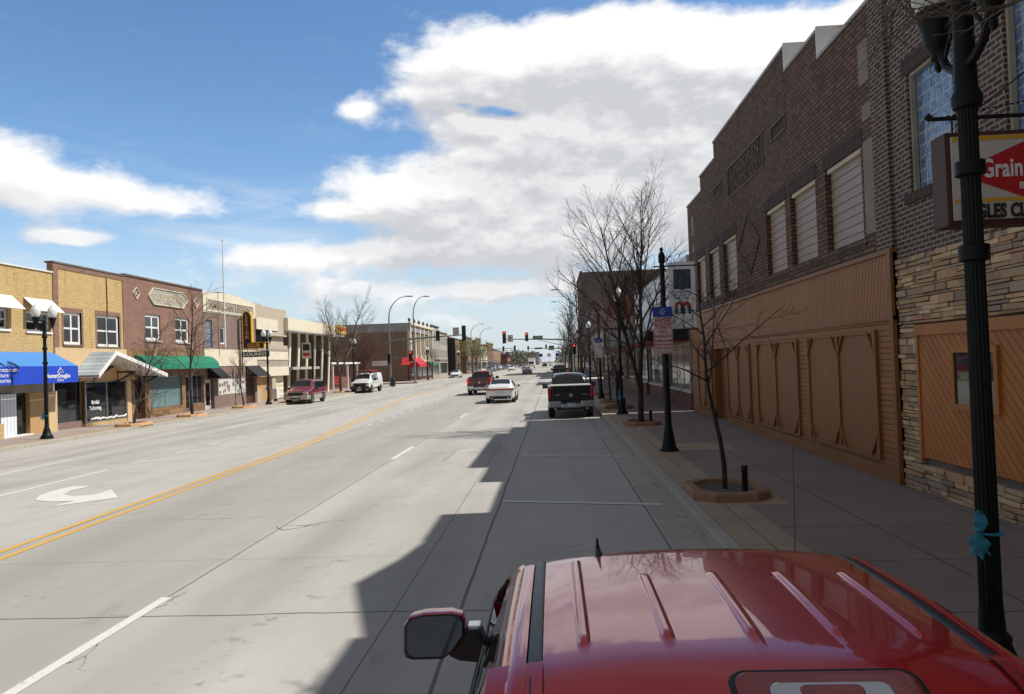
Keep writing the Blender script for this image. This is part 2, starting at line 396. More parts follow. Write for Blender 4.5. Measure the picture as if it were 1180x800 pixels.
# ---------------------------------------------------------------- sky
SUN_AZ=radians(84.5)   # from +Y clockwise towards +X
SUN_EL=radians(51.2)
def world():
    w=bpy.data.worlds.new('World'); SC.world=w; w.use_nodes=True; X.T=w.node_tree
    bg=w.node_tree.nodes['Background']
    sky=X.T.nodes.new('ShaderNodeTexSky'); sky.sky_type='NISHITA'; sky.sun_disc=False; sky.sun_elevation=SUN_EL; sky.sun_rotation=SUN_AZ
    sky.altitude=300; sky.air_density=1.0; sky.dust_density=.4; sky.ozone_density=1.6
    d=texco('Generated'); x,y,z=sep(d)
    az=X.m('ARCTAN2',x,y); el=X.m('ARCTAN2',z,X.m('SQRT',x*x+y*y))
    # clumps of cloud: azimuth, elevation, half sizes, amount
    blobs=[(.02,.395,.17,.050,1.0),(.20,.385,.16,.045,.95),(-.12,.350,.10,.045,.85),(.12,.335,.22,.050,.9),(.34,.335,.16,.05,.8),
           (-.03,.275,.17,.038,.85),(.20,.270,.20,.045,.85),(-.17,.225,.13,.030,.85),(.03,.215,.22,.030,.8),(.28,.21,.2,.04,.7),(-.10,.180,.14,.022,.6),(.10,.170,.2,.03,.75),(-.26,.200,.08,.016,.6),
           (-.28,.140,.20,.020,.72),(-.06,.150,.24,.026,.62),(.14,.13,.2,.03,.5),(-.20,.100,.24,.018,.62),(.02,.090,.24,.020,.5),(-.42,.075,.22,.014,.55),(-.05,.055,.25,.014,.4),
           (-.58,.216,.09,.034,.9),(-.47,.203,.08,.024,.7),(-.70,.222,.09,.038,.8),(-.245,.322,.030,.014,.6),(-.565,.160,.05,.010,.8),(-.38,.385,.05,.010,.25),(.405,.392,.03,.018,.7),(-.33,.35,.03,.012,.2)]
    holes=[(-.073,.322,.030,.010,.85),(-.045,.314,.02,.007,.5),(-.105,.330,.015,.006,.5),(-.20,.285,.06,.012,.6),(.36,.455,.15,.040,1.6),(.30,.47,.3,.03,1.0)]
    def field(dx,dy):
        a=az+dx; e=el+dy; f=None; wv=noise(comb(az*6,el*9,2),1.0,3,.5)-.5
        a=a+wv*.05; e=e+wv*.02
        for (cx,cy,rx,ry,amp) in blobs+[(h[0],h[1],h[2],h[3],-h[4]) for h in holes]:
            g=X.m('POWER',2.718,(((a-cx)/rx)*((a-cx)/rx)+((e-cy)/ry)*((e-cy)/ry))*-1.0)*amp
            f=g if f is None else f+g
        return f
    def dens(dx,dy,f):
        v=comb((az+dx)*5.2,(el+dy)*9.5,0)
        n1=noise(v,1.35,8,.52,.15); n2=noise(v,4.2,7,.55,.2)
        n3=noise(v,13,5,.6)
        return f+(n1-.5)*1.65+(n2-.5)*.70+(n3-.5)*.28
    d0=dens(0,0,field(0,0)); d1=dens(.012,.018,field(.012,.018)); d2=dens(.035,.05,field(.035,.05))
    a=ss(d0,.30,.86)
    thin=ss(noise(comb(az*2.2,el*13,4),1.8,7,.60,.6),.44,.80)*.62*ss(el,.0,.06)*(1-ss(el,.12,.32))
    thin2=ss(noise(comb(az*2.5,el*9,9),1.4,7,.65,.8),.52,.82)*.2
    # relief: brighter where the cloud thins toward the sun, greyer where it is deep
    rel=((d0-d1)*2.6+.5).cl()
    deep=ss(d2,.35,1.35)
    lit=(rel*.55+(1-deep)*.62).cl()
    cc=mixc(lit,(6.5,6.65,6.95),(10.6,10.6,10.6))
    hs=X.T.nodes.new('ShaderNodeHueSaturation'); hs.inputs['Saturation'].default_value=1.17; hs.inputs['Value'].default_value=1.66; lnk(sky.outputs[0],hs.inputs['Color'])
    haze=(1-ss(el,-.02,.22))*.88
    base=mixc(haze,X(hs.outputs[0]),(6.3,7.2,8.2))
    al=X.m('MAXIMUM',a,(thin+thin2).cl())
    front=mixc(al,base,cc)
    # dim neutral cloud added over the unseen dome to make shade less blue
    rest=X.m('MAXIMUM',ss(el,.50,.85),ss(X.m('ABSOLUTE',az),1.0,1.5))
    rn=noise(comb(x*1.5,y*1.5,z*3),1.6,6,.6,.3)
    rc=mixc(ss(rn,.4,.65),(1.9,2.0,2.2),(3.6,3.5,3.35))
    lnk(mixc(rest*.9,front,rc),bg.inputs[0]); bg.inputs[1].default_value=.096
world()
sl=bpy.data.lights.new('sun','SUN'); sl.energy=5.0; sl.angle=radians(.53); sl.color=(1,.96,.89)
so=bpy.data.objects.new('sun',sl); COL.objects.link(so)
sd=Vector((sin(SUN_AZ)*cos(SUN_EL),cos(SUN_AZ)*cos(SUN_EL),sin(SUN_EL)))
so.rotation_euler=sd.to_track_quat('Z','Y').to_euler(); so.location=(30,0,40)

# ---------------------------------------------------------------- camera
cam=bpy.data.cameras.new('camera'); co=bpy.data.objects.new('camera',cam); COL.objects.link(co); SC.camera=co
cam.sensor_width=36; cam.lens=880/1180*36; cam.clip_start=.05; cam.clip_end=6000
ps,th,rl=radians(3.01724),radians(1.15105),.036
Fv=Vector((-sin(ps)*cos(th),cos(ps)*cos(th),sin(th))); Rv=Vector((cos(ps),sin(ps),0)); Uv=Rv.cross(Fv)
R2=Rv*cos(rl)-Uv*sin(rl); U2=Rv*sin(rl)+Uv*cos(rl)
mt=Matrix((R2,U2,-Fv)).transposed().to_4x4(); mt.translation=Vector((0,0,2.5)); co.matrix_world=mt

# ---------------------------------------------------------------- frames / text
RX=6.0; LX=-22.5
def R(u,v,w): return (RX-w,u,v)
def L(u,v,w): return (LX+w,u,v)
AX={'L':((0,1,0),(0,0,1),(1,0,0)),'R':((0,-1,0),(0,0,1),(-1,0,0)),'S':((1,0,0),(0,0,1),(0,-1,0)),'N':((-1,0,0),(0,0,1),(0,1,0)),'G':((0,1,0),(1,0,0),(0,0,1))}
def text(s,loc,size,mat,ax,parent=None,name='lettering',bold=.0,sx=1,ext=.006,tilt=None,align='CENTER'):
    cu=bpy.data.curves.new(name,'FONT'); cu.body=s; cu.size=size; cu.align_x=align; cu.align_y='CENTER'; cu.extrude=ext; cu.offset=bold; cu.space_character=1.05; cu.resolution_u=3
    t=bpy.data.objects.new('tmp',cu); COL.objects.link(t); bpy.context.view_layer.update()
    dg=bpy.context.evaluated_depsgraph_get(); me=bpy.data.meshes.new_from_object(t.evaluated_get(dg)); bpy.data.objects.remove(t)
    a,b,c=[Vector(v) for v in AX[ax]]
    if tilt: # lean the face back: rotate b,c about a
        rm=Matrix.Rotation(tilt,3,a); b=rm@b; c=rm@c
    mx=Matrix((a*sx,b,c)).transposed().to_4x4(); me.transform(mx)
    o=Vector((0,0,0)); r=parent
    while r: o+=r.location; r=r.parent
    me.transform(Matrix.Translation(Vector(loc)-o)); me.materials.clear(); me.materials.append(M[mat])
    ob=bpy.data.objects.new(name,me); COL.objects.link(ob)
    if parent: ob.parent=parent
    return ob

# ---------------------------------------------------------------- ground
struct('ground',MB().box(-1800,1800,-300,3500,-.6,-.05),dirt_mat('earth',(.16,.15,.10),.95,scale=.02,amt=.3))
struct('road',MB().box(-19.4,2.02,-40,900,-.04,0),M['road'])
struct('cross_street',MB().box(-140,-19.4,93.5,108,-.04,-.002).box(2.02,120,93.5,108,-.04,-.002),M['road'])
rk=MB(); lk=MB()
def kerb(mb,x0,x1,y0,y1):
    mb.box(x0,x1,y0,y1,-.04,.15)
for (a,b) in ((-40,93),(108.5,185),(199,900)): kerb(rk,2.02,2.22,a,b); kerb(lk,-19.6,-19.4,a,b)
struct('kerb',rk,M['kerb_concrete'],bevel=.02); struct('kerb',lk,M['kerb_concrete'],bevel=.02)
sw=MB(); st=MB(); sl_=MB(); stl=MB()
for (a,b) in ((-40,93),(108.5,185),(199,900)):
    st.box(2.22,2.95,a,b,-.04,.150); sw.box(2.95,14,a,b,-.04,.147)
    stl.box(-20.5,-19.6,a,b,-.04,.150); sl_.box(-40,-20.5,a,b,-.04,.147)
for y in (13.2,27.0,41,55): st.box(2.951,3.6,y-1.1,y+1.1,.1,.151)
st.box(2.951,4.5,19.2,20.8,.1,.1515)
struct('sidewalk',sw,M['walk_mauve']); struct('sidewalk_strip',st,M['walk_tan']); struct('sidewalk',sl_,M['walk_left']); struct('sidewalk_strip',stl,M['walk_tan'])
struct('gutter_pan',MB().box(1.50,2.02,-40,93,-.03,.004),M['kerb_concrete'])
# markings
def zz(): return .004
def strip(mb,x0,x1,y0,y1,z=.006): mb.quad((x0,y0,z),(x1,y0,z),(x1,y1,z),(x0,y1,z))
mk=MB()
for y in [5.3+15.15*i for i in range(0,26)]:
    if not 90<y<112: strip(mk,-4.48,-4.36,y,y+3.1)
for y in [19.4-14.0*2+14.0*i for i in range(0,26)]:
    if not 90<y<112: strip(mk,-14.87,-14.75,y,y+3.3)
strip(mk,-12.12,-12.0,-20,20.0)
y=21.2
while y<62: strip(mk,-12.12,-12.02,y,y+.8); y+=2.43
y=32.6
while y<62: strip(mk,-8.13,-8.02,y,y+.95); y+=2.45
strip(mk,-8.13,-8.02,62,89)
strip(mk,-8,2,90.2,90.7); 
for i in range(14): strip(mk,-19+i*1.6,-18.4+i*1.6,91.2,93.2)
struct('lane_marking',mk,M['mark_white'])
pk=MB()
for i,y in enumerate([13.4,19.95,26.5,33.1,39.6,46.2,52.8,59.3]):
    pk.quad((-.98,y+.31,.009),(1.75,y-.38,.009),(1.75,y-.23,.009),(-.98,y+.46,.009))
struct('parking_marking',pk,M['mark_white'])
ym=MB()
yl=[(-30,-7.95),(-5,-7.95),(10.4,-7.98),(13.5,-8.10),(18.6,-8.21),(22.3,-8.24),(26,-8.38),(33.2,-9.04),(45,-10.15),(57,-11.35),(63,-11.85),(70,-12.08),(90,-12.1)]
for off in (-.15,.15):
    for (y0,x0),(y1,x1) in zip(yl,yl[1:]): ym.quad((x0+off-.05,y0,.006),(x0+off+.05,y0,.006),(x1+off+.05,y1,.006),(x1+off-.05,y1,.006))
for off in (-.15,.15): strip(ym,-8.6+off-.06,-8.6+off+.06,112,186); strip(ym,-8.6+off-.06,-8.6+off+.06,200,500)
struct('centre_line',ym,M['mark_yellow'])
ar=[(-10.79,15.30),(-11.12,15.9),(-11.25,16.6),(-11.17,17.15),(-10.67,17.08),(-10.80,16.48),(-10.64,15.98),(-10.2,15.66),(-9.86,15.80),(-9.88,16.50),(-9.05,15.35),(-9.93,14.45),(-9.83,15.08),(-10.3,15.08)]
arm=MB(); cx,cy=-10.2,15.5
# fan by ear clipping through bmesh
bmx=bmesh.new(); bmx.faces.new([bmx.verts.new((x,y,.007)) for x,y in ar]); bmesh.ops.triangulate(bmx,faces=bmx.faces)
arm.add([v.co[:] for v in bmx.verts],[[v.index for v in f.verts] for f in bmx.faces]); bmx.free()
struct('turn_arrow',arm,M['mark_white'])
rc_=random.Random(44); ck=MB()
def crack(x,y,dx,dy,n,w):
    p=(x,y)
    for i in range(n):
        q=(p[0]+dx/n+rc_.gauss(0,.035),p[1]+dy/n+rc_.gauss(0,.05)); ww=w*rc_.uniform(.3,1.3); l=max(.01,sqrt((q[0]-p[0])**2+(q[1]-p[1])**2)); nx,ny=-(q[1]-p[1])/l*ww,(q[0]-p[0])/l*ww
        ck.quad((p[0]-nx,p[1]-ny,.0035),(p[0]+nx,p[1]+ny,.0035),(q[0]+nx,q[1]+ny,.0035),(q[0]-nx,q[1]-ny,.0035))
        if rc_.random()<.12 and n>5: crack(q[0],q[1],rc_.uniform(-.3,.3),rc_.uniform(-.3,.3),4,w*.6)
        p=q
crack(-7.9,12.6,3.6,.1,60,.003); crack(-4.5,12.05,.5,.2,12,.012); crack(-4.2,12.15,.9,.2,18,.005); crack(-7.6,16.1,3.1,.2,50,.003); crack(-4.3,8.6,.15,-2.0,30,.004); crack(-2.9,19.5,.4,4,40,.005); crack(.6,15.2,-.4,2.4,26,.0035); crack(-10.4,24,1.4,5,60,.007); crack(-5.5,30,.5,7,50,.008)
struct('road_crack',ck,newmat('crack_tar',(.12,.11,.10),.9)[0],recalc=False)
lt=MB()
for i in range(1500):
    t_=rc_.random()
    if t_<.45: x,y,z=2.0-abs(rc_.gauss(0,.10)),rc_.uniform(4,40),.008
    elif t_<.75: x,y,z=rc_.uniform(2.3,5.95),rc_.uniform(4,33),.153
    elif t_<.9: x,y,z=5.97-abs(rc_.gauss(0,.12)),rc_.uniform(4,33),.153
    else: x,y,z=rc_.uniform(-19.3,-18.9),rc_.uniform(20,60),.008
    s_=rc_.uniform(.006,.024); a_=rc_.uniform(0,6.28); lt.col=rc_.choice([(.16,.11,.06),(.10,.07,.045),(.25,.20,.13),(.05,.045,.04),(.4,.38,.34)])
    v1=(cos(a_)*s_,sin(a_)*s_); v2=(-sin(a_)*s_*.5,cos(a_)*s_*.5); lt.quad((x-v1[0],y-v1[1],z),(x+v2[0],y+v2[1],z+.006),(x+v1[0],y+v1[1],z+.002),(x-v2[0],y-v2[1],z+.004))
lto=lt.build('leaf_litter',M['foliage_tone'],None,recalc=False); tag(lto,'dry leaf bits and grit along the kerbs and wall foot','litter',kind='stuff')
# ---------------------------------------------------------------- building helpers
def grid_wall(mb,F,us,vs,solid,depth,back=False):
    us=sorted(set(round(u,4) for u in us)); vs=sorted(set(round(v,4) for v in vs))
    nu,nv=len(us)-1,len(vs)-1
    S=[[solid((us[i]+us[i+1])/2,(vs[j]+vs[j+1])/2) for j in range(nv)] for i in range(nu)]
    def at(i,j): return 0<=i<nu and 0<=j<nv and S[i][j]
    for i in range(nu):
        for j in range(nv):
            if not S[i][j]: continue
            a,b,c,d=us[i],us[i+1],vs[j],vs[j+1]
            mb.quad(F(a,c,0),F(b,c,0),F(b,d,0),F(a,d,0))
            if back: mb.quad(F(a,c,-depth),F(b,c,-depth),F(b,d,-depth),F(a,d,-depth))
            if not at(i-1,j): mb.quad(F(a,c,0),F(a,d,0),F(a,d,-depth),F(a,c,-depth))
            if not at(i+1,j): mb.quad(F(b,c,0),F(b,d,0),F(b,d,-depth),F(b,c,-depth))
            if not at(i,j-1): mb.quad(F(a,c,0),F(b,c,0),F(b,c,-depth),F(a,c,-depth))
            if not at(i,j+1): mb.quad(F(a,d,0),F(b,d,0),F(b,d,-depth),F(a,d,-depth))
def facade(mb,F,u0,u1,v0,prof,holes,depth=.25,D_=14,body=None):
    """prof: [(u,top)...] stepped top, each entry holds from u to the next"""
    us=[u0,u1]+[p[0] for p in prof]+[h[i] for h in holes for i in (0,1)]
    vs=[v0]+[p[1] for p in prof]+[h[i] for h in holes for i in (2,3)]
    def top(u):
        t=prof[0][1]
        for a,b in prof:
            if u>=a: t=b
        return t
    def solid(u,v):
        if v>top(u): return False
        return not any(h[0]<u<h[1] and h[2]<v<h[3] for h in holes)
    mb_=mb; grid_wall(mb_,F,us,vs,solid,depth,back=True)
    low=min(p[1] for p in prof)-.45
    (body or mb).fbox(F,u0+.002,u1-.002,v0,low,-depth-.002,-D_)
def window(par,F,u0,u1,v0,v1,w=-.12,nx=1,ny=1,fm='white_paint',pm='glass_dark',fw=.06,name='window',bars=None,sill=None,d=.05,label=None):
    f=MB()
    f.fbox(F,u0,u0+fw,v0,v1,w-d,w); f.fbox(F,u1-fw,u1,v0,v1,w-d,w); f.fbox(F,u0+fw,u1-fw,v0,v0+fw,w-d,w); f.fbox(F,u0+fw,u1-fw,v1-fw,v1,w-d,w)
    bw=fw*.8
    for i in range(1,nx):
        u=u0+(u1-u0)*i/nx; f.fbox(F,u-bw/2,u+bw/2,v0+fw,v1-fw,w-d*.9,w-.004)
    for j in range(1,ny):
        v=v0+(v1-v0)*j/ny; f.fbox(F,u0+fw,u1-fw,v-bw*.4,v+bw*.4,w-d*.85,w-.008)
    o=f.build(name,M[fm],par,label=label)
    MB().fbox(F,u0+fw*.5,u1-fw*.5,v0+fw*.5,v1-fw*.5,w-d*.8,w-d*.5).build('pane',M[pm],o)
    if sill: MB().fbox(F,u0-.06,u1+.06,v0-.09,v0-.003,-.13,.07).build('sill',M[sill],o)
    return o
def part(par,name,mat,*boxes,F=None,bevel=0,label=None):
    m=MB()
    for b in boxes: m.fbox(F,*b)
    return m.build(name,M[mat],par,bevel=bevel,label=label)

# ================================================================ RIGHT SIDE
# -- nearest building: ledge stone below, dark brick above
bA=thing('brick_building','dark brick building with ledge stone base and glass block windows beside the hanging club sign','building',(RX,8,0))
mb=MB(); holesA=[(11.46,12.88,5.04,7.02),(6.6,10.2,5.04,7.02),(1.0,4.6,5.04,7.02)]
facade(mb,R,-6,13.5,4.02,[(-6,9.82)],holesA,.3,12,MB())
# unseen parapet crest added, raked to shape the shadow edge on the road
cr=[(6,7.8,9.82),(6,9.6,10.50),(6,10.6,10.12),(6,11.6,9.90),(6,11.6,9.60),(6,7.8,9.60)]
mb.prism(cr,(.3,0,0)); mb.box(6.302,17,-6,13.49,-.1,9.3)
mb.build('wall',M['brick_dark'],bA)
part(bA,'coping','limestone_dark',(-6,7.8,9.82,9.90,-.34,.04),(11.6,13.5,9.82,9.90,-.34,.04),F=R)
for h in holesA:
    o=part(bA,'glass_block_window','glass_block',(h[0],h[1],h[2],h[3],-.24,-.14),F=R)
    part(o,'frame','limestone',(h[0],h[0]+.05,h[2],h[3],-.13,-.05),(h[1]-.05,h[1],h[2],h[3],-.13,-.05),(h[0]+.05,h[1]-.05,h[3]-.05,h[3],-.13,-.05),F=R)
    part(o,'sill','brick_trim',(h[0]-.15,h[1]+.15,h[2]-.16,h[2]-.003,-.2,.05),F=R)
    part(o,'lintel','brick_trim',(h[0]-.15,h[1]+.15,h[3]+.003,h[3]+.26,-.2,.012),F=R)
o=window(bA,R,11.5,11.95,5.15,5.72,-.09,1,1,'steel','glass_dark',.05,name='vent_window')
# ledge stone base made stone by stone
st_=MB(); rnd=random.Random(3)
tones=[(.48,.31,.15),(.43,.28,.15),(.34,.22,.13),(.56,.39,.22),(.29,.21,.15),(.46,.26,.15),(.38,.29,.21),(.58,.44,.28),(.48,.33,.17),(.46,.35,.22),(.36,.26,.16)]
def blocked(u0,u1,v0,v1): return u1>6.9 and u0<12.86 and v1>.66 and v0<2.86
v=.14
while v<4.0:
    h=rnd.choice([.04,.05,.05,.06,.07,.08,.09,.12,.15]); h=min(h,4.02-v)
    u=-6+rnd.uniform(-.3,0)
    while u<13.5:
        l=rnd.uniform(.14,.62) if h>.07 else rnd.uniform(.25,.75)
        u1=min(u+l,13.5)
        segs=[(u,u1)]
        if v+h>.66 and v<2.86:
            segs=[]
            if u<6.9: segs.append((u,min(u1,6.9)))
            if u1>12.86: segs.append((max(u,12.86),u1))
        for a,b in segs:
            if b-a<.03: continue
            hs=[(v,v+h)] if h<.14 or rnd.random()<.45 else [(v,v+h*.45),(v+h*.45,v+h)]
            for (va,vb) in hs:
                c=rnd.choice(tones); k=rnd.uniform(1.0,1.4); st_.col=tuple(x*k for x in c); dd=rnd.uniform(.0,.05); j=lambda: rnd.uniform(-.006,.006)
                p=[(a+.006+j(),va+.006+j()),(b-.006+j(),va+.006+j()),(b-.006+j(),vb-.006+j()),(a+.006+j(),vb-.006+j())]
                dz=[dd+rnd.uniform(-.008,.008) for _ in range(4)]
                st_.add([R(q[0],q[1],-.10) for q in p]+[R(q[0],q[1],dz[i]+.01) for i,q in enumerate(p)],[(4,5,6,7),(0,1,5,4),(1,2,6,5),(2,3,7,6),(3,0,4,7)])
        u=u1
    v+=h
sto=st_.build('stone_base',M['ledge_stone'],bA,bevel=.006)
part(bA,'mortar_bed','limestone_dark',(-6,13.48,-.1,4.019,-.3,-.045),F=R)
pn=part(bA,'wood_panel','panel_orange',(6.95,12.80,.72,2.70,-.05,.025),F=R)
part(pn,'panel_frame','panel_trim',(6.9,12.86,2.70,2.87,-.04,.07),(12.80,12.87,.68,2.70,-.04,.05),(6.9,6.95,.68,2.70,-.04,.05),F=R)
wn=window(pn,R,10.55,11.76,1.56,2.50,.075,1,1,'panel_trim','glass_dark',.09)
part(bA,'wall_light','black_plastic',(9.5,9.72,3.45,3.6,.0,.16),F=R)
# hanging sign
sg=thing('hanging_sign','white lit-box club sign with red diamond hanging over the sidewalk on an iron bracket','sign',(3.92,7.68,3.7))
SX0,SX1,SZ0,SZ1,SY=3.92,5.66,3.68,4.60,7.68
MB().box(SX0,SX1,SY,SY+.28,SZ0,SZ1).build('cabinet',M['rust_brown'],sg,bevel=.01)
for sy,ax in ((SY-.012,'S'),(SY+.292,'N')):
    s_=1 if ax=='S' else -1
    f=MB().box(SX0+.05,SX1-.05,sy-.008,sy+.008,SZ0+.05,SZ1-.05).build('sign_face',M['sign_white'],sg)
    yy=sy-.011*s_; e=.003*s_
    mx_=(SX0+SX1)/2
    MB().prism([(SX0+.07,yy,4.19),(mx_,yy,4.53),(SX1-.07,yy,4.19),(mx_,yy,3.87)],(0,-e*2,0)).build('red_diamond',M['sign_red'],f)
    MB().box(SX0+.06,SX1-.06,yy,yy-e,4.505,4.545).box(SX0+.06,SX1-.06,yy,yy-e,3.90,3.935).build('yellow_band',M['sign_yellow'],f)
    text('Grain Belt',(mx_-.19*s_,yy-.012*s_,4.215),.25,'letter_white',ax,f,bold=.006,ext=.003,sx=.66)
    text('BEER',(mx_-.10*s_,yy-.012*s_,4.04),.09,'letter_white',ax,f,bold=.002,ext=.003)
    text('EAGLES CLUB',(mx_-.37*s_,yy-.012*s_,3.80),.185,'letter_black',ax,f,bold=.008,sx=.66,ext=.003)
BY=SY+.14
br=MB().tube([(SX0-.05,BY,4.78),(6.0,BY,4.78)],.022,8).tube([(SX0-.05,BY,4.78),(SX0-.1,BY,4.82)],.035,8)
for x in (SX0+.15,SX1-.2): br.tube([(x,BY,4.60),(x,BY,4.78)],.012,6)
br.tube([(SX0+.3,BY,4.78),(6.0,BY+.1,6.1)],.008,5).tube([(SX0+1,BY,4.78),(6.0,BY,5.4)],.008,5)
br.build('bracket',M['black_satin'],sg)
ch=MB()
for i in range(36):
    t=i/35; a=Vector((SX0+.1,BY,4.80)).lerp(Vector((6.0,BY,5.10)),t); ch.tube([a,a+Vector((.035,0,.004))],.009,5)
ch.build('chain',M['black_satin'],sg)

# -- stepped gable building, brown brick over wood boards
bB=thing('gabled_building','long brown brick building with stepped parapet, shuttered windows and wooden boarded front','building',(RX,23,0))
profB=[(13.5,8.85),(16.85,9.45),(19.15,10.05),(27.5,9.45),(30.1,8.85)]
shut=[(14.82,16.72,4.62,6.38),(17.35,19.15,4.62,6.38),(19.58,21.30,4.62,6.38),(24.75,26.6,4.62,6.38),(27.3,28.95,4.62,6.38),(29.75,31.35,4.62,6.38)]
blank=[(14.27,14.70,4.66,6.40),(14.27,14.66,6.78,7.08),(14.30,14.74,7.48,8.27),(31.75,32.2,4.66,6.40),(31.75,32.15,6.78,7.08),(31.75,32.2,7.48,8.27)]
small=[(19.21,20.5,8.05,8.47),(26.45,27.72,8.05,8.47)]
wall=MB(); facade(wall,R,13.5,33.05,4.25,profB,shut+blank+small+[(21.27,25.5,7.62,8.62)],.3,13,MB())
wall.box(6.302,19,13.51,33.04,-.1,8.4)
wall.build('wall',M['brick_brown'],bB)
cp=MB()
for i,(u,t) in enumerate(profB):
    e=profB[i+1][0] if i+1<len(profB) else 33.05
    cp.fbox(R,u,e,t+.002,t+.07,-.33,.035)
cp.build('coping',M['grey_panel'],bB)
for u_,z_ in ((16.84,8.9),(19.14,9.5)):
    wc=MB(); wc.fbox(R,u_-.05,u_+.005,z_,z_+.66,-.75,.03); wc.fbox(R,u_+.005,u_+.7,z_+.6,z_+.66,-.75,-.335); wc.build('white_flashing',M['white_metal'],bB)
for (a,b,c,d) in shut:
    m=MB(); n=9
    for i in range(n):
        z0=c+(d-c-.08)*i/n; z1=c+(d-c-.08)*(i+1)/n
        m.prism([R(a+.02,z0+.003,-.11),R(a+.02,z1-.003,-.125),R(a+.02,z1-.003,-.2),R(a+.02,z0+.003,-.2)],(0,b-a-.04,0))
    o=m.build('shutter',M['shutter'],bB)
    part(o,'header','concrete_band',(a+.01,b-.01,d-.09,d-.002,-.2,-.04),F=R)
    part(o,'lintel','brick_trim',(a-.1,b+.1,d+.003,d+.33,-.1,.010),F=R)
part(bB,'sill_course','brick_brown',(14.7,32.5,4.47,4.60,-.1,.02),F=R)
for q in blank: part(bB,'stone_panel','panel_stone',(q[0],q[1],q[2],q[3],-.1,.008),F=R,label=None)
for q in small+[(21.27,25.5,7.62,8.62)]:
    o=part(bB,'name_panel','brick_trim',(q[0],q[1],q[2],q[3],-.1,-.012),F=R)
    t=.05; part(o,'stone_frame','limestone_dark',(q[0],q[1],q[3]-t,q[3],-.011,.03),(q[0],q[1],q[2],q[2]+t,-.011,.03),(q[0],q[0]+t,q[2]+t,q[3]-t,-.011,.03),(q[1]-t,q[1],q[2]+t,q[3]-t,-.011,.03),F=R)
    if q[1]-q[0]>3:
        text('LINDGREN',(RX+.004,23.4,8.33),.50,'letter_tan','R',o,bold=.012,ext=.012,sx=1.35)
        text('FURN. CO.',(RX+.004,23.2,7.87),.46,'letter_tan','R',o,bold=.012,ext=.012,sx=1.25)
dm=MB(); q=[(23.2,6.66),(21.92,5.76),(23.05,4.86),(24.42,5.78)]
for i in range(4):
    a,b=q[i],q[(i+1)%4]; dm.bar(R(a[0],a[1],.008),R(b[0],b[1],.008),.02,.075,up=(1,0,0))
dm.build('stone_diamond',M['limestone_dark'],bB)
part(bB,'corner_pilaster','brick_dark',(13.51,14.15,4.26,8.8,-.02,.06),F=R)
# wood front
w0=MB(); w0.fbox(R,13.5,26.5,.10,3.0,-.28,.05); w0.fbox(R,28.7,33.0,.10,3.0,-.28,.05); w0.fbox(R,26.5,28.7,2.72,3.0,-.28,.05)
w0.build('wood_front',M['wood_horiz'],bB)
part(bB,'wood_fascia','wood_board',(13.5,33.0,3.07,4.17,-.28,.07),F=R)
part(bB,'wood_trim','wood_trim',(13.5,33.0,3.0,3.07,-.1,.11),(13.5,33.0,4.17,4.25,-.28,.12),(13.5,13.62,.10,4.17,-.1,.125),(13.62,26.5,.10,.40,.0,.085),(28.7,32.9,.10,.40,.0,.085),F=R)
def wood_panel(a,b,v0,v1,flip):
    mid=(a+b)/2; o=part(bB,'plank_panel','wood_diag',(mid+.003,b,v0,v1,.0,.075),F=R)
    part(o,'plywood_sheet','wood_diag2',(a,mid-.003,v0,v1,.0,.073),F=R)
    t=.07; m=MB()
    m.fbox(R,a-.04,a+t,v0-.03,v1+.03,.0,.115); m.fbox(R,b-t,b+.04,v0-.03,v1+.03,.0,.115); m.fbox(R,mid-t*.6,mid+t*.6,v0,v1,.0,.113); m.fbox(R,a+t,b-t,v0-.03,v0+.03,.0,.11); m.fbox(R,a+t,b-t,v1-.03,v1+.03,.0,.11)
    k=min(.33,(b-a)*.13)
    for (c,s_) in ((a,1),(mid,-1),(mid,1),(b,-1)):
        for (vv,t_) in ((v0,1),(v1,-1)):
            m.bar(R(c+s_*k,vv,.09),R(c,vv+t_*.42,.09),.03,.07,up=(1,0,0))
    m.build('batten',M['wood_trim'],o)
wood_panel(14.33,18.05,.52,2.82,0); wood_panel(18.85,22.5,.50,2.78,0); wood_panel(23.4,26.3,.48,2.76,0); wood_panel(28.95,31.5,.5,2.76,0)
dr=part(bB,'door','wood_trim',(26.55,28.65,.16,2.7,-.27,-.22),F=R); part(dr,'handle','steel',(26.9,26.95,1.0,1.3,-.22,-.17),F=R)
for u_ in (26.5,28.65): MB().fbox(R,u_,u_+.05,.1,2.72,-.26,.0).build('door_jamb',M['wood_trim'],bB)

# -- white sided shop
bC=thing('shop_building','single storey shop with white metal siding above a black canopy and long display windows','building',(RX,44,0))
m=MB(); facade(m,R,33.75,55,4.2,[(33.75,6.95)],[],.25,14,MB()); m.build('siding',M['white_siding'],bC)
m=MB(); m.box(6.252,20,33.76,54.9,-.1,6.6); m.fbox(R,33.75,55,3.1,4.198,-.25,0)
for a,b in ((33.75,34.0),(40.0,40.25),(42.4,42.6),(47.9,48.2),(54.7,55)): m.fbox(R,a,b,.87,3.1,-.25,0)
m.build('wall',M['grey_stucco'],bC)
part(bC,'brick_base','brick_red',(33.75,40.2,.1,.87,-.25,.02),(42.4,48.1,.1,.87,-.25,.02),(49.6,55,.1,.87,-.25,.02),F=R)
part(bC,'base_cap','white_paint',(33.75,40.2,.872,.93,-.2,.05),(42.4,48.1,.872,.93,-.2,.05),(49.6,55,.872,.93,-.2,.05),F=R)
for a,b in ((34.0,40.0),(42.6,47.9),(49.7,54.7)): window(bC,R,a,b,.935,3.08,-.06,3,1,'steel','glass_grey',.06,name='display_window')
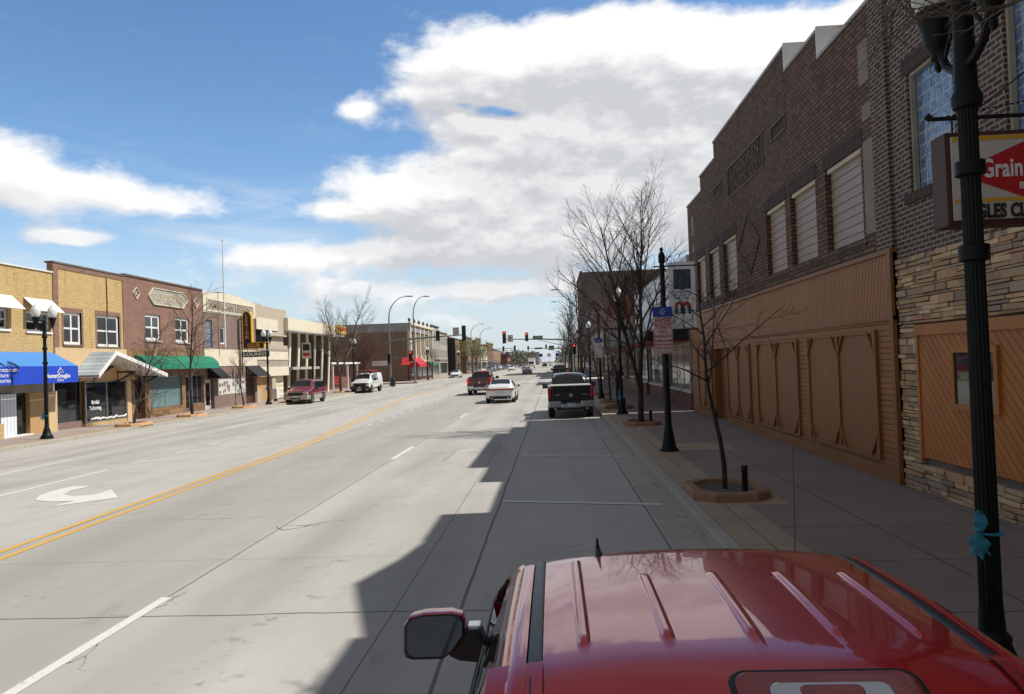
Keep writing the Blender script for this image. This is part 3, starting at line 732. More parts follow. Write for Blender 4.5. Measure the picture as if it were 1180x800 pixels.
for a in (40.25,48.3): 
    o=part(bC,'door','lamp_green',(a+.1,a+1.3,.16,2.7,-.24,-.18),F=R); part(o,'door_glass','glass_dark',(a+.25,a+1.15,.4,2.5,-.179,-.17),F=R)
part(bC,'canopy','dark_fascia',(33.85,54.5,3.22,3.66,.003,1.85),F=R)
part(bC,'red_trim','sign_red',(33.9,54.5,3.16,3.2,.01,1.7),F=R)
# -- next: marquee
bD=thing('marquee_building','low orange brick building with a grey box canopy over the sidewalk','building',(RX,66,0))
m=MB(); facade(m,R,55.05,80,.1,[(55.05,5.6),(66,6.6)],[(57,63,.7,3.0),(66,70,.7,3.0),(73,79,.7,3.0)],.25,14); m.build('wall',M['brick_orange'],bD)
for a,b in ((57,63),(66,70),(73,79)): window(bD,R,a,b,.7,3.0,-.1,3,1,'steel','glass_grey',.08,name='display_window')
cn=part(bD,'canopy','grey_panel',(56,76,3.3,4.62,.003,2.2),F=R)
part(cn,'canopy_cap','dark_fascia',(55.95,76.05,4.622,4.74,.003,2.25),(55.94,55.995,3.3,4.62,2.1,2.25),F=R)
text('MARSHALL',(RX-2.21,66,3.95),.8,'letter_black','R',cn,ext=.01)
def plain_building(name,label,F,u0,u1,h,mat,cols,rows,v_first=4.2,dv=3.2,wh=1.6,ww=1.0,shop='glass_grey',Dp=16,corn='limestone_dark',band=None,pm='glass_grey',fm='white_paint',side=-1):
    x,y,_=F((u0+u1)/2,0,0); b=thing(name,label,'building',(x,y,0))
    holes=[(u0+.8,u1-.8,.75,2.95)]; wins=[]
    for j in range(rows):
        for i in range(cols):
            c=u0+(u1-u0)*(i+.5)/cols; q=(c-ww/2,c+ww/2,v_first+dv*j,v_first+dv*j+wh); wins.append(q)
    m=MB(); facade(m,F,u0,u1,.1,[(u0,h)],holes+wins,.2,Dp); m.build('wall',M[mat],b)
    part(b,'cornice',corn,(u0,u1,h+.002,h+.18,-.25,.2),(u0,u1,3.25,3.6,.002,.08),F=F)
    window(b,F,u0+.8,u1-.8,.75,2.95,-.08,max(2,int((u1-u0)/3)),1,'steel',shop,.08,name='display_window')
    for q in wins: window(b,F,*q,-.08,1,2,fm,pm,.07)
    return b
plain_building('brick_building','red brick building just before the cross street on the shaded side',R,80.05,92.5,9.4,'brick_red',4,1,4.6)
plain_building('brick_building','tan brick building on the shaded corner past the cross street',R,108.5,125,9.6,'brick_tanside',5,1,4.6)
plain_building('brick_building','grey brick building between the tan corner building and the tall block',R,125.05,145.8,10.8,'brick_grey',6,2,4.2,3.1)
tb=plain_building('tall_building','tall five storey brick block rising above the shaded row',R,145.9,170,19.3,'brick_brown',6,4,4.5,3.5,Dp=24)
tm=MB(); tm.box(6.05,30,145.84,145.895,12,19.2); tm.build('painted_side_wall',M['brick_grey'],tb)
plain_building('brick_building','red brick building immediately past the tall block',R,170.05,184,9,'brick_red',4,1)
plain_building('brick_building','two storey cream building past the second crossing on the shaded side',R,200,224,8,'cream_stucco',6,1)
plain_building('brick_building','low brown brick building far down the shaded side',R,224.05,250,6.5,'brick_brown',5,0)

# ================================================================ LEFT SIDE
# building 1, blue awning
b1=thing('yellow_brick_building','yellow brick shop with a long bright blue awning and two white window awnings','building',(LX,28,0))
m=MB(); W1=[(29.3,30.55,4.63,5.47),(31.6,33.2,4.6,5.46),(24.5,25.9,4.63,5.47)]
facade(m,L,14,33.36,3.7,[(14,7.3)],W1,.25,16,MB()); m.box(-38,LX-.252,14.01,33.35,-.1,6.9)
m.build('wall',M['brick_yellow'],b1)
part(b1,'coping','white_metal',(14,33.36,7.302,7.36,-.35,.06),F=L)
for q in W1: window(b1,L,*q,-.12,2,2,'white_paint','glass_dark',.09,sill='white_paint')
def shed_awning(par,F,u0,u1,v0,v1,out,mat,name='awning',val=0,side=True,label=None):
    m=MB(); a=[F(u0,v1,.01),F(u0,v0,out),F(u1,v0,out),F(u1,v1,.01)]
    m.quad(*a)
    if side: m.quad(F(u0,v1,.01),F(u0,v0,out),F(u0,v0,.01)); m.quad(F(u1,v1,.01),F(u1,v0,out),F(u1,v0,.01))
    if val: m.quad(F(u0,v0,out),F(u1,v0,out),F(u1,v0-val,out),F(u0,v0-val,out)); m.quad(F(u0,v0,out),F(u0,v0-val,out),F(u0,v0-val,.01),F(u0,v0,.01)); m.quad(F(u1,v0,out),F(u1,v0-val,out),F(u1,v0-val,.01),F(u1,v0,.01))
    o=m.build(name,M[mat],par,recalc=False,label=label); s=o.modifiers.new('s','SOLIDIFY'); s.thickness=.02; return o
shed_awning(b1,L,29.1,30.75,5.45,6.05,.62,'awn_white',name='window_awning',side=False); shed_awning(b1,L,31.45,33.3,5.45,6.05,.62,'awn_white',name='window_awning',side=False); shed_awning(b1,L,24.3,26.1,5.45,6.05,.62,'awn_white',name='window_awning',side=False)
aw=MB(); U0,U1=16,33.3; O=1.15
aw.quad(L(U0,3.68,.01),L(U0,3.05,O),L(U1-.0,3.05,O),L(U1,3.68,.01)); top_=aw.build('awning_top',M['awn_blue_top'],b1,recalc=False)
aw=MB(); aw.quad(L(U0,3.048,O+.01),L(U1,3.048,O+.01),L(U1,2.32,O+.01),L(U0,2.32,O+.01)); aw.quad(L(U1,3.68,.01),L(U1,3.048,O),L(U1,2.32,O),L(U1,2.32,.01)); aw.quad(L(U0,3.68,.01),L(U0,3.048,O),L(U0,2.32,O),L(U0,2.32,.01))
av=aw.build('awning',M['awn_blue'],b1,recalc=False)
for s,z in (('Window Treatments',2.91),('Furniture',2.70),('Accessories',2.49)): text(s,(LX+O+.02,28.4,z),.24,'letter_white','L',av,ext=.003)
text('HunterDouglas',(LX+O+.02,31.9,2.62),.25,'letter_white','L',av,ext=.003,bold=.006); text('Gallery',(LX+O+.02,32.05,2.44),.15,'letter_white','L',av,ext=.003)
tr=MB()
P_=lambda u,v:L(u,v,O+.02)
for a,b in (((31.85,2.76),(32.05,3.0)),((32.05,3.0),(32.25,2.76)),((31.85,2.76),(32.25,2.76)),((32.05,2.96),(32.05,2.76))): tr.bar(P_(*a),P_(*b),.01,.04,up=(1,0,0))
tr.build('logo',M['letter_white'],av)
m=MB(); m.fbox(L,14,33.36,1.95,3.698,-.25,0.0); m.build('fascia_band',M['grey_stucco'],b1)
part(b1,'shopfront_wall','grey_panel',(14,28.6,.1,1.95,-.25,.02),(33.0,33.3,1.6,1.948,-.25,-.1),F=L)
part(b1,'brick_base','brick_yellow',(20,29.85,.1,.75,-.25,.22),F=L)
window(b1,L,20.1,29.8,.755,1.94,.12,4,1,'steel','glass_dark',.07,name='display_window')
part(b1,'ribbed_column','white_siding',(29.85,30.75,.1,1.94,-.3,.10),F=L)
dr=part(b1,'door','black_satin',(30.8,31.7,.15,1.94,-.24,-.19),F=L); part(dr,'door_glass','glass_dark',(30.92,31.58,.35,1.85,-.189,-.18),F=L)
part(b1,'door_step','white_paint',(29.9,31.7,.1,.2,-.3,.15),F=L)
part(b1,'brown_side_panel','tan_siding2',(31.72,32.75,.1,1.94,-.24,.0),F=L)
part(b1,'corner_pier','tan_siding',(32.76,33.35,.1,1.94,-.3,.12),F=L)
# building 2, gabled canopy
b2=thing('yellow_brick_building','yellow brick shop with brown brick edging and a shingled gable canopy','building',(LX,36,0))
m=MB(); W2=[(34.1,35.45,4.08,5.60),(36.7,38.65,4.03,5.62)]
facade(m,L,33.75,39.0,3.92,[(33.75,7.55)],W2,.25,16,MB()); m.box(-38,LX-.252,33.41,39.15,-.1,7.3); m.build('wall',M['brick_yellow'],b2)
m=MB(); m.fbox(L,33.38,33.748,3.92,7.78,-.25,.03); m.fbox(L,39.002,39.2,3.92,7.78,-.25,.03); m.fbox(L,33.75,39.0,7.552,7.78,-.25,.03)
for q in W2: t=.14; m.fbox(L,q[0]-t,q[1]+t,q[3]+.003,q[3]+.2,-.1,.012); m.fbox(L,q[0]-t,q[0],q[2]-.1,q[3],-.1,.012); m.fbox(L,q[1],q[1]+t,q[2]-.1,q[3],-.1,.012)
m.build('brick_edging',M['brick_redbrown'],b2)
part(b2,'coping','limestone_dark',(33.36,39.2,7.785,7.86,-.35,.07),F=L)
for q in W2: window(b2,L,*q,-.08,2,2,'white_paint','glass_grey',.13,sill='limestone_dark')
MB().tube([L(37.55,7.5,.03),L(37.58,6.2,.03),L(37.5,5.2,.03),L(37.55,4.0,.03)],.02,6).build('cable',M['black_plastic'],b2)
part(b2,'sign_band','tan_siding',(33.38,39.2,2.34,3.918,-.25,.06),F=L)
# canopy: gable facing street
gp=(36.05,3.72); gl=(34.55,2.62); gr=(40.9,2.55)
cnp=MB(); 
for (a,b) in ((gl,gp),(gp,gr)):
    cnp.prism([L(a[0],a[1],.07),L(b[0],b[1],.07),L(b[0],b[1]-.09,.07),L(a[0],a[1]-.09,.07)],(1.25,0,0))
cpo=cnp.build('gable_canopy',M['shingle_blue'],b2)
f=MB()
for (a,b) in ((gl,gp),(gp,gr)):
    f.prism([L(a[0],a[1]+.03,1.322),L(b[0],b[1]+.03,1.322),L(b[0],b[1]-.17,1.322),L(a[0],a[1]-.17,1.322)],(.05,0,0))
f.build('fascia',M['white_paint'],cpo)
s_=MB()
for (a,b) in ((gl,gp),(gp,gr)): s_.prism([L(a[0],a[1]-.095,.07),L(b[0],b[1]-.095,.07),L(b[0],b[1]-.13,.07),L(a[0],a[1]-.13,.07)],(1.24,0,0))
s_.build('soffit',M['white_paint'],cpo)
gi=MB().prism([L(34.9,2.33,.12),L(40.0,2.33,.12),L(36.05,3.55,.12)],(.05,0,0)); gi.build('gable_board',M['tan_siding2'],b2)
for u in (36.1,38.1,40.3):
    kb=MB(); kb.bar(L(u,3.0-(u-36)*.13,.13),L(u,3.0-(u-36)*.13,1.15),.09,.09); kb.bar(L(u,2.45-(u-36)*.1,.14),L(u,2.95-(u-36)*.13,1.0),.08,.08); kb.bar(L(u,2.3-(u-36)*.1,.13),L(u,3.0-(u-36)*.13,.13),.08,.08); kb.build('bracket',M['black_satin'],cpo)
part(b2,'brick_base','brick_yellow',(35.55,39.1,.1,.30,-.25,.06),F=L)
o=window(b2,L,35.55,39.1,.305,2.32,.05,2,1,'steel','glass_dark',.07,name='display_window',d=.08)
text('Bridal',(LX+.07,36.3,1.28),.26,'letter_white','L',o,bold=.006,ext=.003); text('Tailoring',(LX+.07,36.28,1.0),.26,'letter_white','L',o,bold=.006,ext=.003)
part(b2,'corner_pier','tan_siding',(39.12,39.5,.1,2.33,-.3,.08),F=L)
part(b2,'entry_window','glass_dark',(33.45,35.5,.45,2.33,-.25,-.2),F=L); part(b2,'entry_base','brick_mauve',(33.45,35.5,.1,.45,-.25,-.1),F=L)
m=MB(); m.fbox(L,33.40,33.45,.1,2.33,-.25,-.1); m.build('entry_side',M['tan_siding2'],b2)
cl=MB()   # cloth laid out in the window
rr=random.Random(5)
for i in range(14):
    u=35.9+i*.22; cl.tube([L(u,.42+rr.random()*.05,.058),L(u+.25,.42+rr.random()*.12,.066)],[.06,.035],6)
cl.build('display_cloth',M['white_paint'],b2)
# building 3
b3=thing('brown_brick_building','brown brick shop with a green awning and a stone name plaque between two small diamonds','building',(LX,44,0))
W3=[(41.2,42.85,4.47,5.93),(44.6,46.3,4.45,5.93)]
m=MB(); facade(m,L,39.24,48.2,4.02,[(39.24,7.86)],W3,.25,16,MB()); m.box(-38,LX-.252,39.25,48.19,-.1,7.5); m.build('wall',M['brick_redbrown'],b3)
part(b3,'coping','limestone_dark',(39.22,48.2,7.862,7.95,-.35,.07),F=L)
for q in W3: window(b3,L,*q,-.08,2,2,'white_paint','glass_grey',.15,sill='limestone')
pq=[(41.55,7.0),(42.1,7.45),(45.5,7.45),(46.1,7.0),(45.5,6.53),(42.1,6.53)]
MB().prism([L(u,v,.005) for u,v in pq],(.03,0,0)).build('plaque',M['limestone'],b3)
pf=MB()
for i in range(6): a,b=pq[i],pq[(i+1)%6]; pf.bar(L(*a,.04),L(*b,.04),.04,.09,up=(1,0,0))
for cu in (40.35,47.35):
    dq=[(cu-.33,7.0),(cu,7.32),(cu+.33,7.0),(cu,6.68)]
    for i in range(4): a,b=dq[i],dq[(i+1)%4]; pf.bar(L(*a,.02),L(*b,.02),.03,.08,up=(1,0,0))
    MB().box(LX+.01,LX+.025,cu-.1,cu+.1,6.9,7.1).build('diamond_tile',M['limestone'],b3)
pf.build('plaque_border',M['concrete_band'],b3)
text('OLSON DIKE',(LX+.045,43.8,7.0),.58,'letter_stone','L',b3,bold=.01,ext=.01)
part(b3,'stone_front','stone_brown',(39.24,48.2,2.45,4.018,-.25,.03),(39.52,39.9,.1,2.45,-.25,.05),(40.95,45.6,.1,.63,-.25,.04),(45.15,45.6,.63,2.45,-.25,.04),(48.0,48.2,.1,2.45,-.25,.04),(40.95,41.5,.63,2.45,-.25,.04),(46.6,48.0,.1,.6,-.25,.04),F=L)
shed=MB(); pr_=[(.02,3.62),(.45,3.5),(.75,3.2),(.85,2.82)]
shed.grid([[L(u,v,w) for u in (39.95,42,44.5,47,48.7)] for w,v in pr_])
for u in (39.95,48.7): shed.quad(*([L(u,v,w) for w,v in pr_]+[L(u,2.82,.02)]))
shed.build('awning',M['awn_green'],b3,recalc=False)
window(b3,L,41.5,45.15,.635,2.44,-.05,2,1,'steel','glass_teal',.06,name='display_window'); window(b3,L,46.62,47.98,.605,2.44,-.05,2,1,'steel','glass_dark',.06,name='display_window')
dr=part(b3,'door','rust_brown',(39.92,40.93,.15,2.44,-.24,-.19),F=L); part(dr,'door_glass','glass_dark',(40.1,40.75,.5,2.2,-.189,-.18),F=L)
dr=part(b3,'door','steel',(45.65,46.55,.15,2.44,-.24,-.19),F=L); part(dr,'door_glass','glass_dark',(45.78,46.42,.4,2.3,-.189,-.18),F=L)
# building 4, legion hall
b4=thing('club_hall','mauve brick club hall with cream stone parapet, cream middle band and two black door awnings','building',(LX,52.5,0))
W4=[(48.72,49.55,4.17,6.0),(50.75,51.55,4.46,5.62),(55.55,56.42,4.5,5.93)]
m=MB(); facade(m,L,48.25,56.95,4.1,[(48.25,6.5)],W4,.25,18,MB()); m.box(-40,LX-.252,48.26,56.9,-.1,7.1)
m.fbox(L,49.6,54.85,.1,2.08,-.25,.0); m.fbox(L,48.25,57.0,2.08,2.95,-.25,.0); m.fbox(L,56.6,57.0,.1,2.08,-.25,0); m.build('wall',M['brick_mauve'],b4)
cb=MB(); pts=[(48.25,6.5),(56.95,6.5),(56.95,7.62),(56.2,7.72),(54,7.93),(52,7.98),(50.5,7.93),(49,7.83),(48.25,7.8)]
cb.prism([L(u,v,.04) for u,v in pts],(-.35,0,0)); par_=cb.build('parapet',M['concrete_band'],b4)
t=.05
part(par_,'sunk_panel','limestone',(48.75,56.45,6.66,7.34,.041,.046),F=L)
part(par_,'moulding','concrete_band',(48.7,56.5,7.34,7.42,.041,.09),(48.7,56.5,6.58,6.66,.041,.09),(48.7,48.78,6.66,7.34,.041,.09),(56.42,56.5,6.66,7.34,.041,.09),F=L)
text('AMERICAN LEGION',(LX+.055,52.55,6.99),.62,'letter_leg','L',par_,bold=.012,ext=.012,sx=1.2)
part(b4,'cream_band','concrete_band',(48.25,57.0,2.952,4.098,-.25,.05),F=L)
for i,q in enumerate(W4): window(b4,L,*q,-.06,1,1 if i==1 else 4,'white_paint' if i==1 else 'limestone_dark','glass_grey' if i==1 else 'glass_block',.10)
part(b4,'window_poster','sign_white',(50.2,54.7,1.02,2.05,.0,.02),F=L)
rp=MB()
for i in range(26): 
    u=rr.uniform(50.3,54.4); v=rr.uniform(1.06,1.75); rp.fbox(L,u,u+.24,v,v+.2,.0201+.0004*i,.022+.0004*i)
rp.build('poster_print',M['brick_mauve'],b4)
for (a,b) in ((48.7,51.2),(54.9,58.3)): 
    shed_awning(b4,L,a,b-.9,2.15,2.98,.95,'awn_black')
dr=part(b4,'door','white_paint',(48.6,49.5,.15,2.06,-.24,-.19),F=L); part(dr,'door_glass','glass_dark',(48.75,49.35,.4,1.9,-.189,-.18),F=L)
dr=part(b4,'door','rust_brown',(54.95,56.5,.15,2.06,-.24,-.19),F=L)
# club signs
cs=thing('club_sign','black L shaped vertical club sign with gold border projecting over the sunlit sidewalk','sign',(LX+.9,53.6,4.1))
yy=53.7
pl=[(LX+.35,yy,4.15),(LX+1.9,yy,4.15),(LX+1.9,yy,4.62),(LX+1.0,yy,4.62),(LX+1.0,yy,6.55),(LX+.86,yy,6.8),(LX+.6,yy,6.88),(LX+.42,yy,6.8),(LX+.35,yy,6.6)]
MB().prism(pl,(0,.35,0)).build('cabinet',M['sign_yellow'],cs)
inner=[(p[0]+(.06 if p[0]<LX+.7 else -.06),yy-.012,p[2]+(.05 if p[2]<4.3 else -.06)) for p in pl]
fc=MB().prism(inner,(0,-.01,0)).build('sign_face',M['letter_black'],cs)
for i,chh in enumerate('LEGION'): text(chh,(LX+.66,yy-.03,6.52-i*.31),.34,'letter_gold','S',fc,bold=.008)
text('CLUB',(LX+1.13,yy-.03,4.38),.36,'letter_gold','S',fc,bold=.008)
MB().tube([(LX+.2,yy+.17,2.2),(LX+.2,yy+.17,6.6)],.04,8).tube([(LX,yy+.17,6.3),(LX+.4,yy+.17,6.3)],.03,6).tube([(LX,yy+.17,4.6),(LX+.4,yy+.17,4.6)],.03,6).build('bracket',M['rust_brown'],cs)
ls=thing('lounge_sign','small black horizontal lounge sign hung under the vertical club sign','sign',(LX+1,53.8,3.6))
MB().box(LX+.25,LX+2.2,53.75,53.9,3.55,3.95).build('sign_board',M['letter_black'],ls,bevel=.01)
text('LOUNGE',(LX+1.22,53.735,3.75),.34,'letter_white','S',ls,bold=.008,sx=1.25)
MB().tube([(LX+.6,53.83,3.94),(LX+.6,53.83,4.16)],.02,6).tube([(LX+1.7,53.83,3.94),(LX+1.7,53.83,4.16)],.02,6).build('bracket',M['rust_brown'],ls)
fp=thing('flagpole','tall bare white flagpole fixed to the front of the club hall','flagpole',(LX+.45,50.45,4.2))
MB().tube([(LX+.45,50.5,4.2),(LX+.45,50.5,8),(LX+.45,50.5,11.4)],[.06,.05,.03],10).build('pole',M['white_paint'],fp,smooth=True)
MB().lathe([(.01,-.07),(.06,-.03),(.07,0),(.05,.04),(.01,.07)],(LX+.45,50.5,11.46),10).build('finial',M['steel'],fp,smooth=True)
# building 5: beige stepped modern
b5=thing('modern_building','beige modern building with stacked cream bands and patterned block screen','building',(LX,60,0))
m=MB(); m.box(-40,LX-.6,57.05,63.9,-.1,7.6); m.box(-40,LX-2.2,58.6,64,7.6,8.25); m.fbox(L,57.05,63.9,4.4,5.35,-.6,-.35) 
m.fbox(L,60.2,63.9,5.352,7.62,-.59,-.02); m.fbox(L,57.05,60.2,5.9,7.62,-.59,-.02); m.fbox(L,60.2,63.95,3.3,4.6,-.59,-.01); m.fbox(L,57.05,60.2,3.3,4.55,-.59,-.01); m.fbox(L,60.4,61.2,.1,2.2,-.59,-.1); m.fbox(L,57.05,58.4,.1,1.1,-.59,-.2)
m.build('wall',M['beige_stucco'],b5)
part(b5,'cream_band','concrete_band',(57.05,61.6,5.75,6.65,-.1,.06),(57.05,63.9,3.4,4.1,-.1,.05),(57.05,63.9,2.1,2.85,-.6,.06),F=L)
part(b5,'ledge_band','beige_dark',(57.05,63.9,2.853,3.3,-.6,.02),(57.05,63.9,4.12,4.3,.0,.08),F=L)
part(b5,'roof_vent','galv',(58.0,59.2,8.255,8.8,-4,-3.2),F=L)
part(b5,'dark_opening','glass_dark',(57.3,60.0,4.6,5.7,-.34,-.3),F=L)
bs=MB()
for i in range(5):
    for j in range(4):
        u=61.3+i*.52; v=.25+j*.46
        bs.fbox(L,u,u+.5,v,v+.44,-.6,-.45); bs.add([L(u+.08,v+.07,-.449),L(u+.42,v+.07,-.449),L(u+.42,v+.37,-.449),L(u+.08,v+.37,-.449),L(u+.25,v+.22,-.36)],[(0,1,4),(1,2,4),(2,3,4),(3,0,4)])
bs.build('block_screen',M['cream_stucco'],b5)
part(b5,'entry_wall','tan_siding2',(57.1,60.3,.1,2.1,-.6,-.5),F=L)
ub=thing('utility_box','small white newspaper box by the modern building entry','box',(LX+.9,58.3,.15))
MB().box(LX+.7,LX+1.1,58.1,58.6,.35,1.15).build('body',M['white_paint'],ub,bevel=.02); MB().box(LX+.8,LX+1.0,58.2,58.5,.15,.35).build('pedestal',M['black_plastic'],ub)
# building 6: bank
b6=thing('bank_building','beige bank with tall colonnade under a deep flat cream roof slab','building',(LX-1,72,0))
BX=LX-1.2
m=MB(); m.box(-44,BX-1.4,64.1,80.0,-.1,5.9); m.build('wall',M['bank_wall_shaded'],b6)
m=MB(); m.box(-44.6,LX+.35,63.2,80.8,5.98,6.95); m.build('roof_slab',M['cream_panel'],b6)
part(b6,'soffit','white_paint',(63.25,80.75,5.9,5.976,-20,.33),F=L)
for i,u in enumerate([64.2,66.6,69.0,71.4,73.8,76.2,78.6]):
    m=MB(); m.prism([(BX+.05,u,.1),(BX-.9,u,.1),(BX-.9,u,5.9),(BX+.35,u,5.9),(BX+.35,u,5.2)],(0,.42,0)); cl_=m.build('column',M['bank_bay_shaded'],b6); MB().prism([(BX+.052,u-.02,.1),(BX+.17,u-.02,.1),(BX+.47,u-.02,5.2),(BX+.47,u-.02,5.9),(BX+.352,u-.02,5.9),(BX+.352,u-.02,5.2)],(0,.46,0)).build('column_lit_edge',M['cream_stucco'],cl_)  # dark column body holds side shade; cream edge stands for the lit front
for i,u in enumerate([64.7,67.1,69.5,71.9,74.3,76.7]):
    o=part(b6,'window_bay','glass_dark',(u,u+1.8,3.2,5.7,-2.55,-2.5),F=L); part(o,'spandrel','bank_bay_shaded',(u,u+1.8,1.9,3.19,-2.55,-2.4),F=L); part(o,'bay_panel','bank_bay_shaded',(u+.3,u+1.5,.1,1.89,-2.5,-2.3),F=L)
part(b6,'entry_canopy','grey_panel',(64.6,72.0,2.55,2.78,-1.5,.2),F=L)
bsn=thing('bank_sign','red sign letters panel on the yellow roof edge of the bank','sign',(LX+.4,80,6.4))
MB().box(LX+.36,LX+.5,77.2,80.9,6.15,7.0).build('panel',M['sign_yellow'],bsn); text('WELLS FARGO',(LX+.515,79.05,6.6),.52,'letter_red','L',bsn,bold=.008,sx=1.0)
lw=thing('low_annex','long low dark red annex wall with a lit bank name panel beyond the bank','building',(LX-3,86,0))
m=MB(); m.box(-44,LX-2.4,80.9,93,-.1,2.6); m.build('wall',M['brick_red'],lw); part(lw,'canopy','white_paint',(80.9,93,3.0,3.2,-6,-1.2),F=L)
for u in (82,88,92.5): part(lw,'post','white_paint',(u,u+.2,.1,3.0,-1.6,-1.4),F=L)
o=part(lw,'name_panel','rust_brown',(83.5,88.5,.5,2.1,-2.39,-2.3),F=L); text('WELLS',(LX-2.28,86,1.6),.75,'letter_red','L',o,bold=.015); text('FARGO',(LX-2.28,86,.95),.75,'letter_red','L',o,bold=.015)
# pylon sign in front of bank
ps_=thing('pylon_sign','square white and red panel sign on a black post in front of the bank','sign',(LX+1.3,66.5,.15))
MB().tube([(LX+1.3,66.5,.15),(LX+1.3,66.5,5.0)],.08,8).build('post',M['lamp_black'],ps_)
MB().box(LX+.4,LX+1.2,66.42,66.58,3.5,4.9).build('panel',M['sign_white'],ps_); MB().box(LX+.5,LX+1.1,66.40,66.419,4.2,4.75).build('dark_field',M['letter_black'],ps_); MB().box(LX+.5,LX+1.1,66.40,66.419,3.7,4.0).build('red_field',M['sign_red'],ps_)
# brown building over the lot + corner building
b7=thing('brick_building','long brown brick building with patched grey upper wall behind the reddish shrubby tree','building',(-40,120,0))
m=MB(); m.box(-60,-22.6,119.2,139,-.1,8.0); m.build('wall',M['brick_tanside'],b7); m=MB(); m.box(-59,-22.3,119.18,139.05,8.0,9.35); m.box(-80,-40,119.19,139,6.0,7.9); m.build('patched_upper_wall',M['roof_grey'],b7)
o=MB().box(-28.5,-26,119.05,119.19,2.7,3.5).build('wall_sign',M['sign_white'],b7)
b8=thing('corner_building','ornate cream stone corner building with tall paired windows and small pinnacles','building',(LX,130,0))
m=MB(); hs=[]
for i in range(5):
    c=121.5+i*4.3; hs+= [(c-1.5,c-.2,4.2,8.2),(c+.2,c+1.5,4.2,8.2)]
facade(m,L,119.1,142,3.4,[(119.1,9.3)],hs,.3,14,MB()); m.box(-36,LX-.302,119.25,141.9,-.1,8.9); m.build('wall',M['limestone'],b8)
for q in hs: window(b8,L,*q,-.15,1,2,'limestone_dark','glass_dark',.1)
for i in range(6):
    u=119.2+i*4.35; MB().fbox(L,u,u+.5,3.4,9.6,.003,.3).build('pilaster',M['cream_stucco'],b8); MB().lathe([(.1,0),(.22,.08),(.24,.25),(.12,.42),(.04,.6)],L(u+.25,9.6,.1),8).build('pinnacle',M['rust_brown'],b8)
part(b8,'cornice','concrete_band',(119.1,142,9.0,9.35,.31,.5),(119.1,142,3.1,3.5,.003,.35),F=L)
part(b8,'shopfront','rust_brown',(119.1,142,.1,3.1,-.3,.0),F=L)
for i in range(4): part(b8,'display_window','glass_grey',(120.5+i*5.2,124.5+i*5.2,.7,2.6,.001,.04),F=L)
shed_awning(b8,L,119.6,128,2.7,4.0,1.5,'awn_red',val=.4); shed_awning(b8,L,134,140,2.5,3.3,1.4,'awn_green',name='awning')
shed_awning(b8,lambda u,v,w:(u,119.1-w,v),-23.6,-22.4,2.7,4.0,1.0,'awn_red',name='side_awning')
plain_building('brick_building','grey stone narrow building right after the ornate corner building',L,142.1,151,9.9,'grey_stucco',4,2,3.9,3,corn='dark_fascia')
plain_building('brick_building','pale building with narrow columns past the grey stone one',L,151.05,163,9.0,'limestone',5,2,3.9,2.6)
bk=plain_building('dark_building','building with a solid black side wall and tan front on the sunlit row',L,165,185,8.4,'brick_orange',5,1,4.4)
MB().box(-24.6,-21.0,164.7,164.95,.1,8.2).build('black_side_wall',M['dark_fascia'],bk)
for i,(a,b,h,mt_,lab) in enumerate([(199,214,9.5,'brick_orange','orange brick block at the second crossing on the sunlit side'),(214.1,226,8.5,'brick_red','red brick block after the orange one on the sunlit side'),(226.1,240,10,'brick_tanside','tan brick block with tall front far along the sunlit row'),(240.1,262,8,'cream_stucco','cream fronted block far along the sunlit row'),(262.1,290,9.5,'brick_red','long red brick block far along the sunlit row'),(290.1,330,7.5,'brick_orange','last orange brick block before the distant trees on the sunlit side')]):
    plain_building('brick_building',lab,L,a,b,h,mt_,5,2 if h>9 else 1,4.2,2.9,1.4,1.1)
fb=thing('low_building','low dark red roadside building among distant trees','building',(-26,380,0)); m=MB().box(-40,-22,370,400,0,6); m.build('wall',M['brick_red'],fb); MB().box(-41,-21,369,401,6,6.6).build('roof',M['roof_tar'],fb)
for u in range(372,398,5): MB().box(-21.99,-21.9,u,u+3,1,3).build('window',M['glass_grey'],fb)
for i in range(3): MB().box(-38+i*5,-35+i*5,369.8,369.95,1,3.5).build('window',M['glass_grey'],fb)
st2=thing('silo_building','pale grey windowless block standing far down the road','building',(0,560,0))
MB().box(-19,-10,560,575,0,9).build('wall',M['roof_grey'],st2); MB().box(-19.4,-9.6,559.6,575.4,9,9.5).build('roof',M['grey_panel'],st2)

